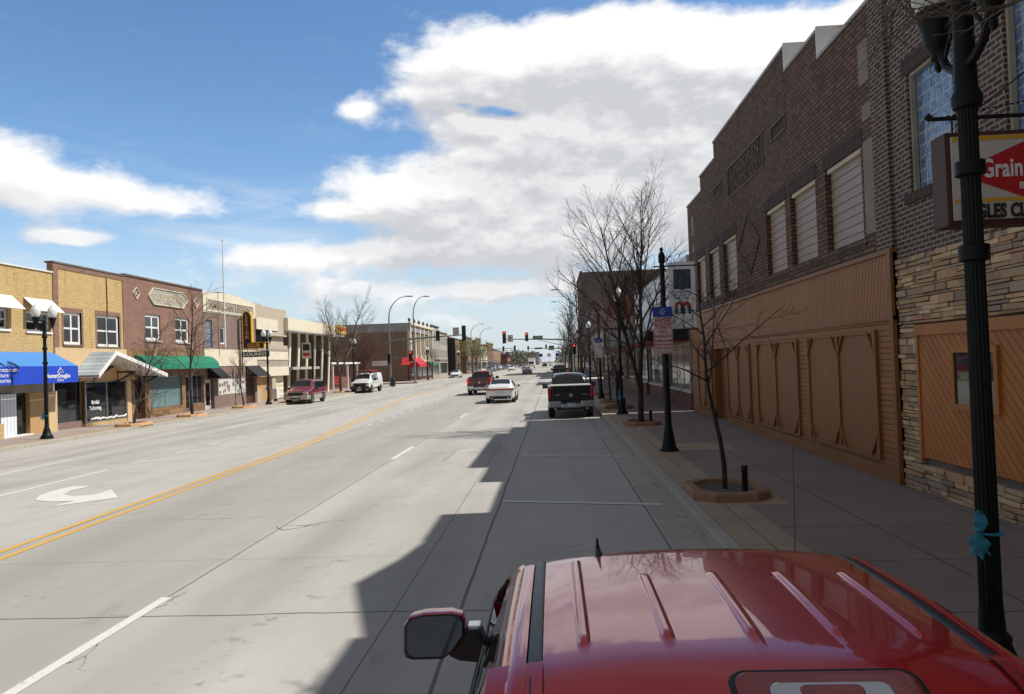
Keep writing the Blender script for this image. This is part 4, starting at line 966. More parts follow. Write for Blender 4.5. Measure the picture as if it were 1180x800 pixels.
# ================================================================ STREET FURNITURE
def lamp_prototype():
    t=thing('street_lamp','','street lamp',(0,0,0),'double globe street lamps')
    MB().lathe([(.25,0),(.25,.05),(.215,.07),(.21,.12),(.16,.17),(.14,.28),(.11,.36),(.115,.40),(.082,.44),(.073,.60)],(0,0,0),24).build('base',M['lamp_black'],t,smooth=True)
    p=MB().lathe([(.070,.60),(.068,1.6),(.064,2.6),(.060,3.97)],(0,0,0),32,flute=.10)
    p.lathe([(.085,3.97),(.098,4.0),(.098,4.05),(.075,4.09),(.07,4.3),(.065,4.6),(.085,4.63),(.085,4.66),(.045,4.7),(.025,4.76),(.04,4.8),(.02,4.86)],(0,0,0),20)
    p.lathe([(.07,3.50),(.094,3.51),(.094,3.60),(.07,3.61)],(0,0,0),20).lathe([(.07,2.92),(.096,2.93),(.096,3.03),(.07,3.04)],(0,0,0),20)
    p.build('pole',M['lamp_black'],t,smooth=True)
    for s in (-1,1):
        a=MB().tube([(0,s*.05,4.26),(0,s*.14,4.28),(0,s*.24,4.34),(0,s*.31,4.45),(0,s*.34,4.56)],[.034,.032,.03,.028,.028],8)
        a.tube([(0,s*.05,4.58),(0,s*.12,4.58),(0,s*.2,4.50),(0,s*.27,4.39)],[.016,.016,.016,.012],6)
        a.build('arm',M['lamp_black'],t,smooth=True)
        h=MB().lathe([(.012,4.19),(.028,4.22),(.022,4.26),(.05,4.29),(.045,4.33),(.085,4.38),(.10,4.48),(.135,4.58),(.145,4.62),(.13,4.64)],(0,s*.36,.16),20,flute=.0).build('lamp_holder',M['lamp_black'],t,smooth=True)
        MB().lathe([(.11,4.64),(.15,4.70),(.180,4.80),(.172,4.92),(.125,5.03),(.065,5.08),(.055,5.11),(.02,5.15),(.01,5.20)],(0,s*.36,.16),20).build('globe',M['globe'],t,smooth=True)
    return t
lamp0=lamp_prototype()
lamp0.location=(2.88,5.33,.15); lamp0.rotation_euler=(0,0,radians(-1)); lamp0['label']='dark green fluted street lamp beside the club sign with a blue ribbon tied round it'
for n,(x,y,rz,lab) in enumerate([(2.86,32.6,0,'double globe street lamp on the right kerb beside the black pickup'),(2.86,59.5,0,'white globe street lamp beyond the black pickup on the shaded sidewalk'),
    (-20.05,29.2,-17,'double globe street lamp in front of the blue awning'),(-20.2,53.2,-17,'double globe street lamp between the club hall and the maroon SUV'),(-20.1,76.2,-17,'globe street lamp beside the white parked pickup'),
    (-20.2,122.5,-17,'distant globe street lamp in front of the ornate corner building'),(-20.2,163,-17,'distant globe street lamp by the black side wall'),(2.86,85,0,'globe street lamp just before the cross street on the shaded side'),(2.86,122,0,'distant globe street lamp past the cross street on the shaded side')]):
    dup(lamp0,lab,(x,y,.15),radians(rz))
def bow(loc,label,sc=.82,seed=1):
    t=thing('ribbon_bow',label,'ribbon',loc); r=random.Random(seed); m=MB()
    for (ax_,az_,ln,w) in ((-.3,1,.26,.1),(-.45,.55,.17,.08),(-.6,-.25,.22,.1),(-.25,-1,.24,.1),(-.5,-.6,.26,.09),(.12,-1,.2,.06)):
        d=Vector((ax_,-.15,az_)).normalized(); side=Vector((d.z,0,-d.x)); rows=[]
        for i in range(7):
            s=i/6; ww=w*(.15+sin(pi*min(1,s*1.05))*.9)*.55; c=Vector((-.075,-.05,0))+d*ln*s*.85+Vector((0,sin(s*9+seed)*.02,0))
            rows.append([c-side*ww+Vector((0,r.uniform(-.015,.015),0)),c+Vector((0,-.02,0)),c+side*ww+Vector((0,r.uniform(-.015,.015),0))])
        rows=[[tuple(Vector(loc)+p*sc) for p in row] for row in rows]; m.grid(rows)
    m.build('ribbon',M['ribbon'],t,recalc=False,smooth=True,sub=2)
    MB().lathe([(.082,-.008),(.085,.0),(.082,.008)],loc,20).build('band',M['ribbon'],t)
P('ribbon',(.06,.34,.50),.8,Alpha=.82)
bow((2.9,5.33,1.24),'turquoise ribbon bow tied round the near dark green street lamp')
bow((-20.05,29.2,1.05),'turquoise ribbon bow on the street lamp in front of the blue awning',.9,2)
bow((-20.2,53.2,1.3),'turquoise ribbon bow on the street lamp by the club hall',.9,3)
bow((2.86,32.6,.9),'turquoise ribbon bow low on the street lamp beside the black pickup',.9,4)
bow((2.86,59.5,1.4),'turquoise ribbon bow on the farther right sidewalk lamp',.9,5)

# banner / sign poles
def sign_pole(x,y,label,banner=True):
    t=thing('banner_pole',label,'pole',(x,y,.15))
    o=Vector((x,y,.15))
    m=MB().lathe([(.23,0),(.23,.05),(.19,.08),(.16,.2),(.12,.45),(.10,.6),(.085,.64),(.075,2.0),(.06,4.7),(.085,4.72),(.085,4.9),(.06,4.95),(.03,5.0),(.05,5.05),(.02,5.1)],o,24)
    m.tube([o+Vector((-.22,0,4.62)),o+Vector((.85,0,4.62))],.018,6).tube([o+Vector((0,0,3.02)),o+Vector((.85,0,3.02))],.018,6)
    m.build('pole',M['lamp_black'],t,smooth=True); return t
def banner(x,y):
    t=thing('street_banner','white vertical street banner with dark photo and big red and blue letter m','banner',(x,y,3.2))
    MB().box(x,x+.66,y-.006,y+.006,3.22,4.86).build('cloth',M['banner_white'],t)
    for s,ax in ((-1,'S'),(1,'N')):
        yy=y+s*.011
        MB().box(x+.13,x+.56,min(y+s*.007,yy),max(y+s*.007,yy),4.18,4.68).build('photo_print',M['photo_dark'],t)
        for i,(tx,sz) in enumerate((('CELEBRATING',.072),('THE BEST OF',.078),('MARSHALL',.085))): text(tx,(x+.33,yy,4.11-i*.078),sz,'sign_blue',ax,t,ext=.002)
        k='letter_red'
        m=MB()
        # letter m: arch halves red above, blue feet below
        def arch(x0,x1,z0,z1,mat,w=.075):
            q=MB(); n=8
            q.box(x0,x0+w,yy-.004,yy+.004,z0+.0,z1)
            c=((x0+x1)/2); rx=(x1-x0)/2; pts=[]
            for i in range(n+1):
                a=pi*i/n; pts.append((c-cos(a)*rx,z1+sin(a)*.11)); 
            for i in range(n):
                a=pts[i];b=pts[i+1]; aa=(c+(a[0]-c)*(1-w/rx*1.0),z1+(a[1]-z1)*.35);bb=(c+(b[0]-c)*(1-w/rx*1.0),z1+(b[1]-z1)*.35)
                q.prism([(a[0],yy-.003,a[1]),(b[0],yy-.003,b[1]),(bb[0],yy-.003,bb[1]),(aa[0],yy-.003,aa[1])],(0,.006,0))
            q.box(x1-w,x1,yy-.004,yy+.004,z0,z1); q.build('letter_m',M[mat],t)
        arch(x+.14,x+.35,3.72,3.76,'m_red'); arch(x+.32,x+.54,3.72,3.76,'m_red')
        f=MB()
        for a in (x+.14,x+.275,x+.32,x+.465): f.box(a,a+.075,yy-.003,yy+.003,3.56,3.72)
        f.build('letter_feet',M['m_blue'],t)
        MB().prism([(x+.60,yy-.003,3.98),(x+.555,yy-.003,3.93),(x+.60,yy-.003,3.88),(x+.645,yy-.003,3.93)],(0,.006,0)).build('star',M['letter_gold'],t)
D('banner_white',(.80,.81,.84),.6,amt=.08); P('m_red',(.42,.06,.02),.6); P('m_blue',(.02,.08,.22),.6)
D('photo_dark',(.05,.09,.12),.4,amt=.9,scale=9)
sign_pole(2.82,19.3,'black banner pole holding the snow route and no parking signs')
banner(2.96,19.3)
def snow_sign(x,y,z,label1,label2,detail=True):
    a=thing('snow_route_sign',label1,'sign',(x,y,z)); yy=y-.10
    MB().box(x-.23,x+.23,yy-.004,yy,z+.66,z+1.16).build('plate',M['sign_face_white'],a)
    MB().box(x-.24,x+.24,yy-.012,yy-.005,z+.92,z+1.17).build('blue_field',M['sign_blue'],a)
    sf=MB()
    for i in range(3):
        an=radians(60*i); dx,dz=cos(an)*.085,sin(an)*.085; sf.bar((x-dx,yy-.016,z+1.045-dz),(x+dx,yy-.016,z+1.045+dz),.006,.02,up=(0,1,0))
        for s in (-1,1):
            for e in (-1,1):
                bx,bz=x+s*dx*.6,z+1.045+s*dz*.6; a2=an+e*radians(50); sf.bar((bx,yy-.016,bz),(bx+s*cos(a2)*.035,yy-.016,bz+s*sin(a2)*.035),.006,.012,up=(0,1,0))
    sf.build('snowflake',M['letter_white'],a)
    b=thing('no_parking_sign',label2,'sign',(x,y,z))
    MB().box(x-.24,x+.24,yy-.004,yy,z,z+.645).build('plate',M['sign_face_white'],b)
    bd=MB(); 
    for q in ((x-.23,x+.23,z+.62,z+.632),(x-.23,x+.23,z+.013,z+.025),(x-.23,x-.218,z+.025,z+.62),(x+.218,x+.23,z+.025,z+.62)): bd.box(q[0],q[1],yy-.008,yy-.005,q[2],q[3])
    bd.build('red_border',M['letter_red'],b)
    if detail:
        text('EMERGENCY',(x,yy-.009,z+.885),.055,'letter_red','S',a,ext=.002); text('SNOW',(x,yy-.009,z+.81),.125,'letter_red','S',a,bold=.003,ext=.002); text('ROUTE',(x,yy-.009,z+.705),.125,'letter_red','S',a,bold=.003,ext=.002)
        for i,(s,sz) in enumerate((('NO',.125),('PARKING',.1),('2AM-6AM',.1),('SNOW SEASON',.058),('TOW ZONE',.07))): text(s,(x,yy-.009,z+[.545,.43,.32,.225,.14][i]),sz,'letter_red','S',b,bold=.002,ext=.002)
        text('NOV 1 TO APR 1',(x,yy-.009,z+.06),.042,'letter_red','S',b,ext=.002)
    MB().box(x-.03,x+.03,yy+.001,y-.04,z+.2,z+.3).build('clamp',M['steel'],b); MB().box(x-.03,x+.03,yy+.001,y-.04,z+.85,z+.9).build('clamp',M['steel'],a)
D('sign_face_white',(.60,.58,.56),.45,amt=.08)
snow_sign(2.77,19.3,2.58,'blue and white snow route sign on the banner pole near the young tree','white no parking sign with red letters just under the near snow route sign')
sign_pole(2.82,46.0,'black banner pole beyond the parked black pickup')
snow_sign(2.77,46,2.58,'far snow route sign above the black pickup roof line','far no parking sign above the black pickup roof line',False)

# planters + trees
def planter(x,y,label,mat='planter_brick',sx=.62,sy=.85):
    t=thing('tree_planter',label,'planter',(x,y,.15),'low brick tree planters along the sidewalks')
    k=.3
    def ring(e,z):
        a,b=sx+e,sy+e; c=k
        return [(x-a+c,y-b,z),(x+a-c,y-b,z),(x+a,y-b+c,z),(x+a,y+b-c,z),(x+a-c,y+b,z),(x-a+c,y+b,z),(x-a,y+b-c,z),(x-a,y-b+c,z)]
    m=MB(); r=[ring(.02,.15),ring(0,.25),ring(-.03,.285),ring(-.15,.285),ring(-.17,.2)]
    vs=[p for q in r for p in q]; fs=[]
    for i in range(4):
        for j in range(8): fs.append((i*8+j,i*8+(j+1)%8,(i+1)*8+(j+1)%8,(i+1)*8+j))
    m.add(vs,fs); m.build('brick_edge',M[mat],t)
    n=MB(); n.add(ring(-.16,.225),[tuple(range(8))]); n.build('mulch_bed',M['mulch'],t); return t
def uplight(x,y,label):
    t=thing('bollard_light',label,'light',(x,y,.2),'small bollard lights in the planters')
    MB().lathe([(.05,0),(.05,.34),(.055,.35),(.055,.44),(.045,.45)],(x,y,.2),12).build('body',M['black_satin'],t,smooth=True)
    MB().lathe([(.052,.37),(.052,.41)],(x,y,.2),12).build('louvre',M['steel'],t)
def rot_dir(d,ang,az):
    d=d.normalized(); o=d.orthogonal().normalized(); o=Matrix.Rotation(az,3,d)@o
    return (d*cos(ang)+o*sin(ang)).normalized()
def limb(mb,p,d,ln,r0,r1,segs,wob,rnd,n,grav=0.0):
    pts=[p.copy()];rs=[r0]; cur=p.copy(); dd=d.copy()
    for i in range(segs):
        dd=(dd+Vector((rnd.gauss(0,wob),rnd.gauss(0,wob),rnd.gauss(0,wob)+grav))).normalized(); cur=cur+dd*ln/segs; pts.append(cur.copy()); rs.append(r0+(r1-r0)*(i+1)/segs)
    mb.tube(pts,rs,n,cap=False); return pts,rs,dd
def make_tree(name,label,loc,seed,h,r0,stems=1,levels=3,spread=.55,mat='bark',twig='bark',kids=(12,8,5),lens=(.42,.42,.4),fork=.28,wob=.07,lift=.03,group='bare street trees',buds=None,first=.2,cat='tree'):
    rnd=random.Random(seed); t=thing(name,label,cat,loc,group); o=Vector(loc); tk=MB(); cr=MB(); tips=[]
    def grow(p,d,ln,r,lv):
        segs=[8,6,4,3][min(lv,3)]; n=[8,5,4,3][min(lv,3)]
        mb=tk if lv==0 else cr
        pts,rs,dd=limb(mb,p,d,ln,r,max(.0025,r*.28 if lv else r*.22),segs,wob*(1+.55*lv),rnd,n,lift*(1 if lv else .5))
        if lv>=levels: tips.append(pts[-1]); return
        K=kids[lv]
        for i in range(K):
            s=first+(1-first)*(i+rnd.random()*.8)/K if lv==0 else .18+.8*(i+rnd.random()*.8)/K
            s=min(s,.985); f=s*segs; a=int(f); q=pts[a].lerp(pts[a+1],f-a); rr=rs[a]
            dirn=(pts[a+1]-pts[a]).normalized()
            nd=rot_dir(dirn,spread*rnd.uniform(.75,1.3),rnd.uniform(0,2*pi) if lv else i*2.4+rnd.random())
            l=ln*lens[lv]*(1.15-.65*s)*rnd.uniform(.75,1.25)
            grow(q,nd,l,max(.0026,min(rr*.58,l*.0125+.002)),lv+1)
    if stems==1:
        grow(o,Vector((rnd.gauss(0,.02),rnd.gauss(0,.02),1)),h,r0,0)
    else:
        pts,rs,dd=limb(tk,o,Vector((0,0,1)),h*fork,r0,r0*.85,4,.02,rnd,9)
        for i in range(stems):
            a=2*pi*i/stems+.3; tilt=.10+.16*(i>0)
            nd=Vector((cos(a)*tilt,sin(a)*tilt,1)).normalized() if stems>2 else Vector(((-.26 if i else .05),.05*(1-2*i),1)).normalized()
            grow(pts[-1]-Vector((0,0,h*fork*(.0 if i==0 else .18))),nd,h*(1-fork)*(1 if i==0 else .93),r0*.72,0)
    tk.build('trunk',M[mat],t,smooth=True,recalc=False); cr.build('crown',M[twig],t,smooth=True,recalc=False)
    if buds:
        bm_=MB()
        for q in tips:
            for k in range(buds[1]):
                c=q+Vector((rnd.gauss(0,buds[2]),rnd.gauss(0,buds[2]),rnd.gauss(0,buds[2]))); s=buds[3]*rnd.uniform(.6,1.4); v1=Vector((rnd.gauss(0,1),rnd.gauss(0,1),rnd.gauss(0,1))).normalized()*s; v2=v1.orthogonal().normalized()*s
                k_=rnd.uniform(.5,1.5); bm_.col=tuple(x*k_ for x in buds[0]); bm_.quad(c-v1,c+v2,c+v1,c-v2)
        bm_.build('buds',M['foliage_tone'],t,recalc=False)
    return t
G=(2.84,13.2,.2)
planter(2.84,13.2,'low brick planter around the slim young tree nearest the camera'); uplight(3.12,12.95,'small black bollard light in the nearest planter')
def young_tree():
    t=make_tree('street_tree','slim young bare tree with crooked spreading twigs nearest the camera on the right sidewalk',G,33,3.5,.046,levels=3,spread=.95,mat='bark_dark',twig='bark_dark',kids=(12,6,4),lens=(.50,.5,.42),wob=.07,lift=.02,first=.5)
young_tree()
planter(3.06,27.3,'low brick planter around the tall two stemmed tree'); uplight(3.35,27.0,'small bollard light in the planter of the two stemmed tree')
make_tree('street_tree','tall two stemmed bare tree with a fine twiggy crown on the right sidewalk',(3.06,27.4,.2),8,7.8,.11,stems=2,levels=3,spread=.60,mat='bark_dark',twig='bark',kids=(22,10,6),lens=(.54,.44,.42),fork=.17,wob=.03,lift=.045,first=.14)
for i,(x,y,h,sd_,lab) in enumerate([(3.05,36.6,3.3,31,'small bare tree in the planter beside the black pickup'),(3.05,41.5,4.2,32,'bare young tree past the black pickup on the right sidewalk'),(3.0,50.5,4.6,33,'bare tree in front of the marquee building on the shaded side'),(3.0,64,5,34,'bare tree under the marquee canopy end'),(3.0,77,6,35,'bare tree near the red brick building on the shaded side')]):
    make_tree('street_tree',lab,(x,y,.2),sd_,h,.06,levels=2,spread=.7,mat='bark_dark',twig='bark',kids=(14,9,5),lens=(.5,.42,.4),first=.3)
    if i<3: planter(x,y,'low brick planter holding the '+lab.split(' in ')[0].split(' past ')[0]+[' beside the black pickup',' just past the black pickup',' before the marquee'][i])
uplight(3.3,36.2,'small bollard light beside the small tree near the black pickup'); uplight(3.35,41.1,'small bollard light in the planter just past the black pickup')
# bigger far trees on the right
for i,(x,y,h,sd_,lab) in enumerate([(3.2,88,10.5,41,'tall bare tree just before the cross street on the shaded side'),(3.2,114,11,42,'tall bare tree beyond the cross street on the shaded side'),(3.2,133,10,43,'bare tree in front of the grey brick building on the shaded side'),(3.2,155,10,44,'bare tree in front of the tall block'),(3.4,210,9,45,'bare tree past the second crossing on the shaded side')]):
    make_tree('street_tree',lab,(x,y,.15),sd_,h,.16,levels=2,spread=.5,mat='bark',twig='bark',kids=(22,12,5),lens=(.42,.42,.4),first=.25)
# large tree out beside the camera whose twigs reach over the lamp
ot=thing('street_tree','bare tree whose pale twigs reach in over the near lamp','tree',(3.2,1.2,.15),'bare street trees')
rnd=random.Random(12); tk=MB(); cr=MB()
pts,rs,_=limb(tk,Vector((3.2,1.2,.15)),Vector((0,.05,1)),6.6,.11,.05,8,.03,rnd,9)
for i,(a,tgt) in enumerate([(5,(2.75,5.6,5.06)),(5,(2.35,5.3,4.80)),(6,(3.0,6.4,6.3)),(4,(.6,1.6,5.7)),(6,(.9,3.2,7.2)),(5,(5.0,1.4,7.0)),(4,(1.2,-.6,6.0)),(6,(2.4,-1.2,7.6)),(7,(3.3,2.0,8.3)),(3,(.9,2.7,4.9+.6))]):
    p0=pts[a]; v=Vector(tgt)-p0; mid=[p0+v*t+Vector((rnd.gauss(0,.05),rnd.gauss(0,.05),sin(t*pi)*.25)) for t in (0,.15,.3,.45,.6,.72,.84,.93,1)]
    cr.tube(mid,[.032*(1-t*.82) for t in (0,.15,.3,.45,.6,.72,.84,.93,1)],6,cap=False)
    for k in range(1,9):
        for q in range(3):
            d=rot_dir((mid[k]-mid[k-1]),rnd.uniform(.35,.8),rnd.uniform(0,6.28)); P2,R_,_=limb(cr,mid[k],d,rnd.uniform(.35,1.0)*(1.2-k*.09),.0085,.003,5,.12,rnd,4)
            for z in (1,2,3,4): limb(cr,P2[z],rot_dir(P2[z]-P2[z-1],.6,rnd.uniform(0,6.28)),rnd.uniform(.12,.35),.004,.002,3,.15,rnd,3)
for (z0,zz_) in ((4.55,0.0),(4.7,.16)):
    mid=[Vector(q) for q in ((3.24,1.3,z0-.2),(3.35,2.3,z0),(3.1,3.3,4.42+zz_),(2.75,3.9,4.36+zz_),(2.4,4.02,4.24+zz_*.7),(2.15,4.0,4.20+zz_*.5),(1.9,3.95,4.17+zz_*.3))]
    cr.tube(mid,[.03,.025,.02,.014,.010,.007,.003],6,cap=False)
    for k in range(2,7):
        for q in range(2):
            d=rot_dir(mid[k]-mid[k-1],rnd.uniform(.3,.8),rnd.uniform(0,6.28)); P2,R_,_=limb(cr,mid[k],d,rnd.uniform(.2,.55),.005,.002,5,.1,rnd,4)
            for z in (2,3,4): limb(cr,P2[z],rot_dir(P2[z]-P2[z-1],.6,rnd.uniform(0,6.28)),rnd.uniform(.06,.18),.0028,.0015,3,.15,rnd,3)
tk.build('trunk',M['bark'],ot,smooth=True,recalc=False); cr.build('crown',M['bark_light'],ot,smooth=True,recalc=False)  # paler bark on the crown stands in for light on the twigs
# left trees
for (x,y,h,r,k,sd_,lab) in [(-20.0,35.4,4.3,.06,(16,9,5),51,'small bare tree before the gable canopy shop on the sunlit sidewalk'),(-20.15,41.6,6.5,.085,(17,8,4),52,'taller bare tree in front of the green awning'),(-20.5,49.6,3.6,.06,(14,8,4),53,'short bare tree in front of the club hall windows')]:
    make_tree('street_tree',lab,(x,y,.2),sd_,h,r,levels=3,spread=.66,mat='bark_dark',twig='bark_light' if sd_==53 else 'bark',kids=k,lens=(.46,.42,.4),first=.22 if sd_==51 else .30)
    planter(x,y,'sunlit brick planter under the '+lab.split(' on the sunlit')[0],'planter_sun')
make_tree('street_tree','dense broad bare tree in front of the bank roof',(-21.0,74.5,.15),54,9.0,.14,levels=3,stems=3,spread=.5,mat='bark',twig='bark_light',kids=(14,10,5),lens=(.5,.45,.42),fork=.18); planter(-21,74.5,'low brick planter holding the dense tree by the bank','planter_sun')
make_tree('shrubby_tree','reddish many stemmed shrubby tree before the long brown brick wall',(-24.5,98,.0),55,6.5,.14,levels=3,stems=5,spread=.6,mat='bark_red',twig='bark_red',kids=(12,10,6),lens=(.55,.48,.45),fork=.05,group=None)
make_tree('shrubby_tree','second reddish shrubby tree left of the first against the brown wall',(-29.5,99,.0),56,6.2,.14,levels=3,stems=5,spread=.6,mat='bark_red',twig='bark_red',kids=(12,10,6),lens=(.55,.48,.45),fork=.05,group=None)
make_tree('street_tree','rounded brown twiggy tree before the ornate corner building',(-20.2,127,.15),57,5.2,.1,levels=3,stems=3,spread=.55,kids=(10,9,5),lens=(.5,.45,.4),fork=.22)
for i,(x,y,h,lab) in enumerate([(-20.3,178,7.5,'budding yellow green tree in front of the tan front beyond the black wall'),(-20.3,203,8,'budding tree at the second crossing'),(-20.3,225,7.5,'budding tree before the tan brick block')]):
    make_tree('street_tree',lab,(x,y,.15),60+i,h,.1,levels=2,stems=3,spread=.5,kids=(12,8,4),lens=(.5,.45,.4),fork=.22,buds=((.17,.17,.05),5,.25,.09))
# distant trees: crown masses as many small faces
def far_wood():
    rnd=random.Random(9); m=MB()
    for i in range(1500):
        y=rnd.uniform(420,760); x=rnd.choice([rnd.uniform(-160,-14),rnd.uniform(-90,-14),rnd.uniform(6,60)])
        if abs(x)<18 and y<440: continue
        h=rnd.uniform(5,12) if x>0 else rnd.uniform(4,11.5); base=.2 if rnd.random()<.6 else .45
        k=rnd.uniform(.5,1.3); tone=rnd.choice([(.10,.085,.07),(.12,.10,.085),(.085,.09,.05),(.13,.11,.09),(.045,.06,.035)])
        m.col=tuple(a*k for a in tone)
        for j in range(16):
            c=Vector((x+rnd.gauss(0,2.2),y+rnd.gauss(0,2.2),h*rnd.uniform(base,1))); s=rnd.uniform(.35,1.0)
            v1=Vector((rnd.gauss(0,1),rnd.gauss(0,1),rnd.gauss(0,1))).normalized()*s; v2=v1.orthogonal().normalized()*s; m.quad(c-v1,c+v2,c+v1,c-v2)
    o=m.build('distant_wood',M['foliage_tone'],None,recalc=False); tag(o,'hazy mass of bare and evergreen trees at the end of the street','trees',kind='stuff')
far_wood()
for i,(x,y,h) in enumerate([(-38,330,10),(-33,345,11.5),(-27,350,9)]):
    t=thing('conifer_tree',['dark conifer at the left of the three beyond the brick row','tallest dark conifer of the three beyond the brick row','smallest dark conifer of the three beyond the brick row'][i],'tree',(x,y,0)); rn=random.Random(i); m=MB()
    for j in range(420):
        z=h*(.1+.9*rn.random()); rad=(h-z)*.24+.1; a=rn.uniform(0,6.28); c=Vector((x+cos(a)*rad*rn.uniform(.3,1),y+sin(a)*rad*rn.uniform(.3,1),z)); s=.35; v1=Vector((rn.gauss(0,1),rn.gauss(0,1),-.5)).normalized()*s; v2=v1.orthogonal().normalized()*s
        k=rn.uniform(.5,1.4); m.col=(.03*k,.05*k,.025*k); m.quad(c-v1,c+v2,c+v1,c-v2)
    m.build('crown',M['foliage_tone'],t,recalc=False); MB().tube([(x,y,0),(x,y,h*.9)],[.2,.05],6).build('trunk',M['bark'],t)

# cobra-head street lights and signals
def cobra(x,y,h,dx,label,reach=2.6,mat='galv'):
    t=thing('cobra_street_light',label,'street light',(x,y,.0),'tall curved arm street lights')
    pts=[(x,y,0),(x,y,h*.5),(x,y,h-2.6)]; rs=[.13,.11,.085]
    for i in range(1,8):
        a=pi/2*i/7; pts.append((x+dx*reach*(1-cos(a)),y,h-2.6+2.6*sin(a))); rs.append(.08-.006*i)
    MB().tube(pts,rs,10).lathe([(.2,0),(.2,.3),(.14,.4)],(x,y,0),10).build('pole',M[mat],t,smooth=True)
    MB().prism([(x+dx*(reach-.1),y-.12,h-.06),(x+dx*(reach+.15),y-.17,h-.1),(x+dx*(reach+.75),y-.13,h-.1),(x+dx*(reach+.75),y+.13,h-.1),(x+dx*(reach+.15),y+.17,h-.1),(x+dx*(reach-.1),y+.12,h-.06)],(0,0,.13)).build('lamp_head',M['galv'],t,bevel=.03)
    return t
cobra(-19.95,93.0,11.1,1,'nearer tall curved street light carrying the left signal mast',2.3)
cobra(-20.1,110.5,12.6,1,'second tall curved street light by the ornate corner building',1.7)
cobra(2.75,104,12.2,-1,'tall curved street light above the shaded row of trees',1.9); cobra(2.75,128,12.4,-1,'second tall curved street light farther down the shaded side',1.9)
cobra(-20.2,190,12.4,1,'distant curved street light by the second crossing on the sunlit side'); cobra(2.9,192,12.2,-1,'distant curved street light by the second crossing on the shaded side'); cobra(-20.2,214,12.4,1,'farthest curved street light on the sunlit side')
def signal(x,y,z,label,face=-1,lit='red_lit',n=3,h=1.25,w=.46,which=0):
    t=thing('traffic_signal',label,'traffic light',(x,y,z),'traffic lights at the crossings')
    MB().box(x-w/2,x+w/2,y-.03,y+.03,z,z+h).build('backplate',M['black_satin'],t); MB().box(x-w*.33,x+w*.33,y+face*.031,y+face*.25,z+.06,z+h-.06).build('housing',M['black_plastic'],t,bevel=.02)
    for i in range(n):
        zc=z+h-(i+.5)*h/n; m=MB()
        MB().lathe([(.10,0),(.10,face*.02)],(x,y+face*.252,zc),14,axis='y').build('lens',M[lit if i==which and lit else 'glass_dark'],t)
        vs=[];nn=9
        for k in range(nn):
            a=pi*(-.15+1.3*k/(nn-1)); vs.append((x+cos(a)*.125,zc+sin(a)*.125))
        m.grid([[(p[0],y+face*.25,p[1]) for p in vs],[(p[0],y+face*.45,p[1]-.02) for p in vs]]); m.build('visor',M['black_satin'],t,recalc=False)
    return t
def mast(x,y,z,x2,label,pole=False):
    t=thing('signal_mast',label,'pole',(x,y,0)); m=MB().tube([(x,y,z),((x+x2)/2,y,z+.25),(x2,y,z+.42)],[.12,.09,.06],10)
    m.tube([(x,y,z-1.15),((x+x2)/2,y,z+.12)],[.05,.035],6)
    o=m.build('mast_arm',M['mast_grey'],t,smooth=True)
    if pole: MB().tube([(x,y,0),(x,y,z+1)],[.17,.13],12).build('pole',M['mast_grey'],t,smooth=True)
    return t
mast(-19.95,92.85,5.65,-10.9,'long mast arm over the oncoming lanes on the left')
signal(-10.7,92.6,5.35,'traffic light at the tip of the left mast arm, back toward us',1,None,5,1.85,.5); signal(-13.9,92.6,5.45,'black traffic light midway on the left mast arm',1,None); 
s_=thing('lane_sign','pale lane sign hung between the two lights of the left mast arm','sign',(-11.7,92.6,5.9)); MB().box(-12.05,-11.3,92.7,92.74,6.05,7.0).build('plate',M['grey_panel'],s_); MB().box(-11.7,-11.64,92.74,92.8,5.9,6.9).build('clamp',M['steel'],s_)
signal(-17.5,93.6,3.05,'red traffic light beside the near curved street light',-1,'red_lit',3,1.35,.5)
signal(-19.95,92.35,2.9,'dark traffic light low on the left signal pole',1,None,3,1.2,.4)
t=thing('signal_post','slim grey post under the low red traffic light','pole',(-17.5,93.8,0)); MB().tube([(-19.9,93.8,3.6),(-17.5,93.8,3.6)],.05,6).build('arm',M['mast_grey'],t)
cbn=thing('signal_cabinet','grey metal signal control cabinet on the sunlit corner','box',(-21.5,92,0)); MB().box(-22,-21.2,91.6,92.3,.15,1.9).build('body',M['grey_panel'],cbn,bevel=.03); MB().box(-21.9,-21.3,91.57,91.59,.3,1.7).build('door',M['galv'],cbn)
mast(3.0,110,5.45,-6.9,'long mast arm over the through lanes on the right',True)
signal(-6.85,109.7,5.25,'red traffic light at the tip of the right mast arm',-1,'red_lit',4,1.75,.52); signal(-3.62,109.7,5.45,'red traffic light midway on the right mast arm',-1,'red_lit')
s_=thing('lane_sign','white lane arrow sign beside the tip of the right mast arm','sign',(-6.0,109.7,5.6)); MB().box(-6.4,-5.6,109.8,109.84,5.45,6.45).build('plate',M['sign_face_white'],s_); MB().prism([(-6.05,109.78,5.6),(-5.95,109.78,5.6),(-5.95,109.78,5.95),(-5.85,109.78,5.95),(-6.0,109.78,6.2),(-6.15,109.78,5.95),(-6.05,109.78,5.95)],(0,.01,0)).build('arrow',M['letter_black'],s_)
s_=thing('street_name_sign','green street name sign on the right mast arm','sign',(-2,109.7,5.8)); MB().box(-2.75,-1.3,109.82,109.86,5.75,6.2).build('plate',M['sign_green'],s_); text('E MAIN ST',(-2.02,109.8,5.97),.32,'letter_white','S',s_,ext=.004)
signal(2.6,91.5,3.2,'dark traffic light low on the shaded corner',-1,'red_lit'); t=thing('signal_post','short dark post carrying the shaded corner light','pole',(2.6,91.7,0)); MB().tube([(2.6,91.8,0),(2.6,91.8,4.5)],.06,8).build('post',M['lamp_black'],t)
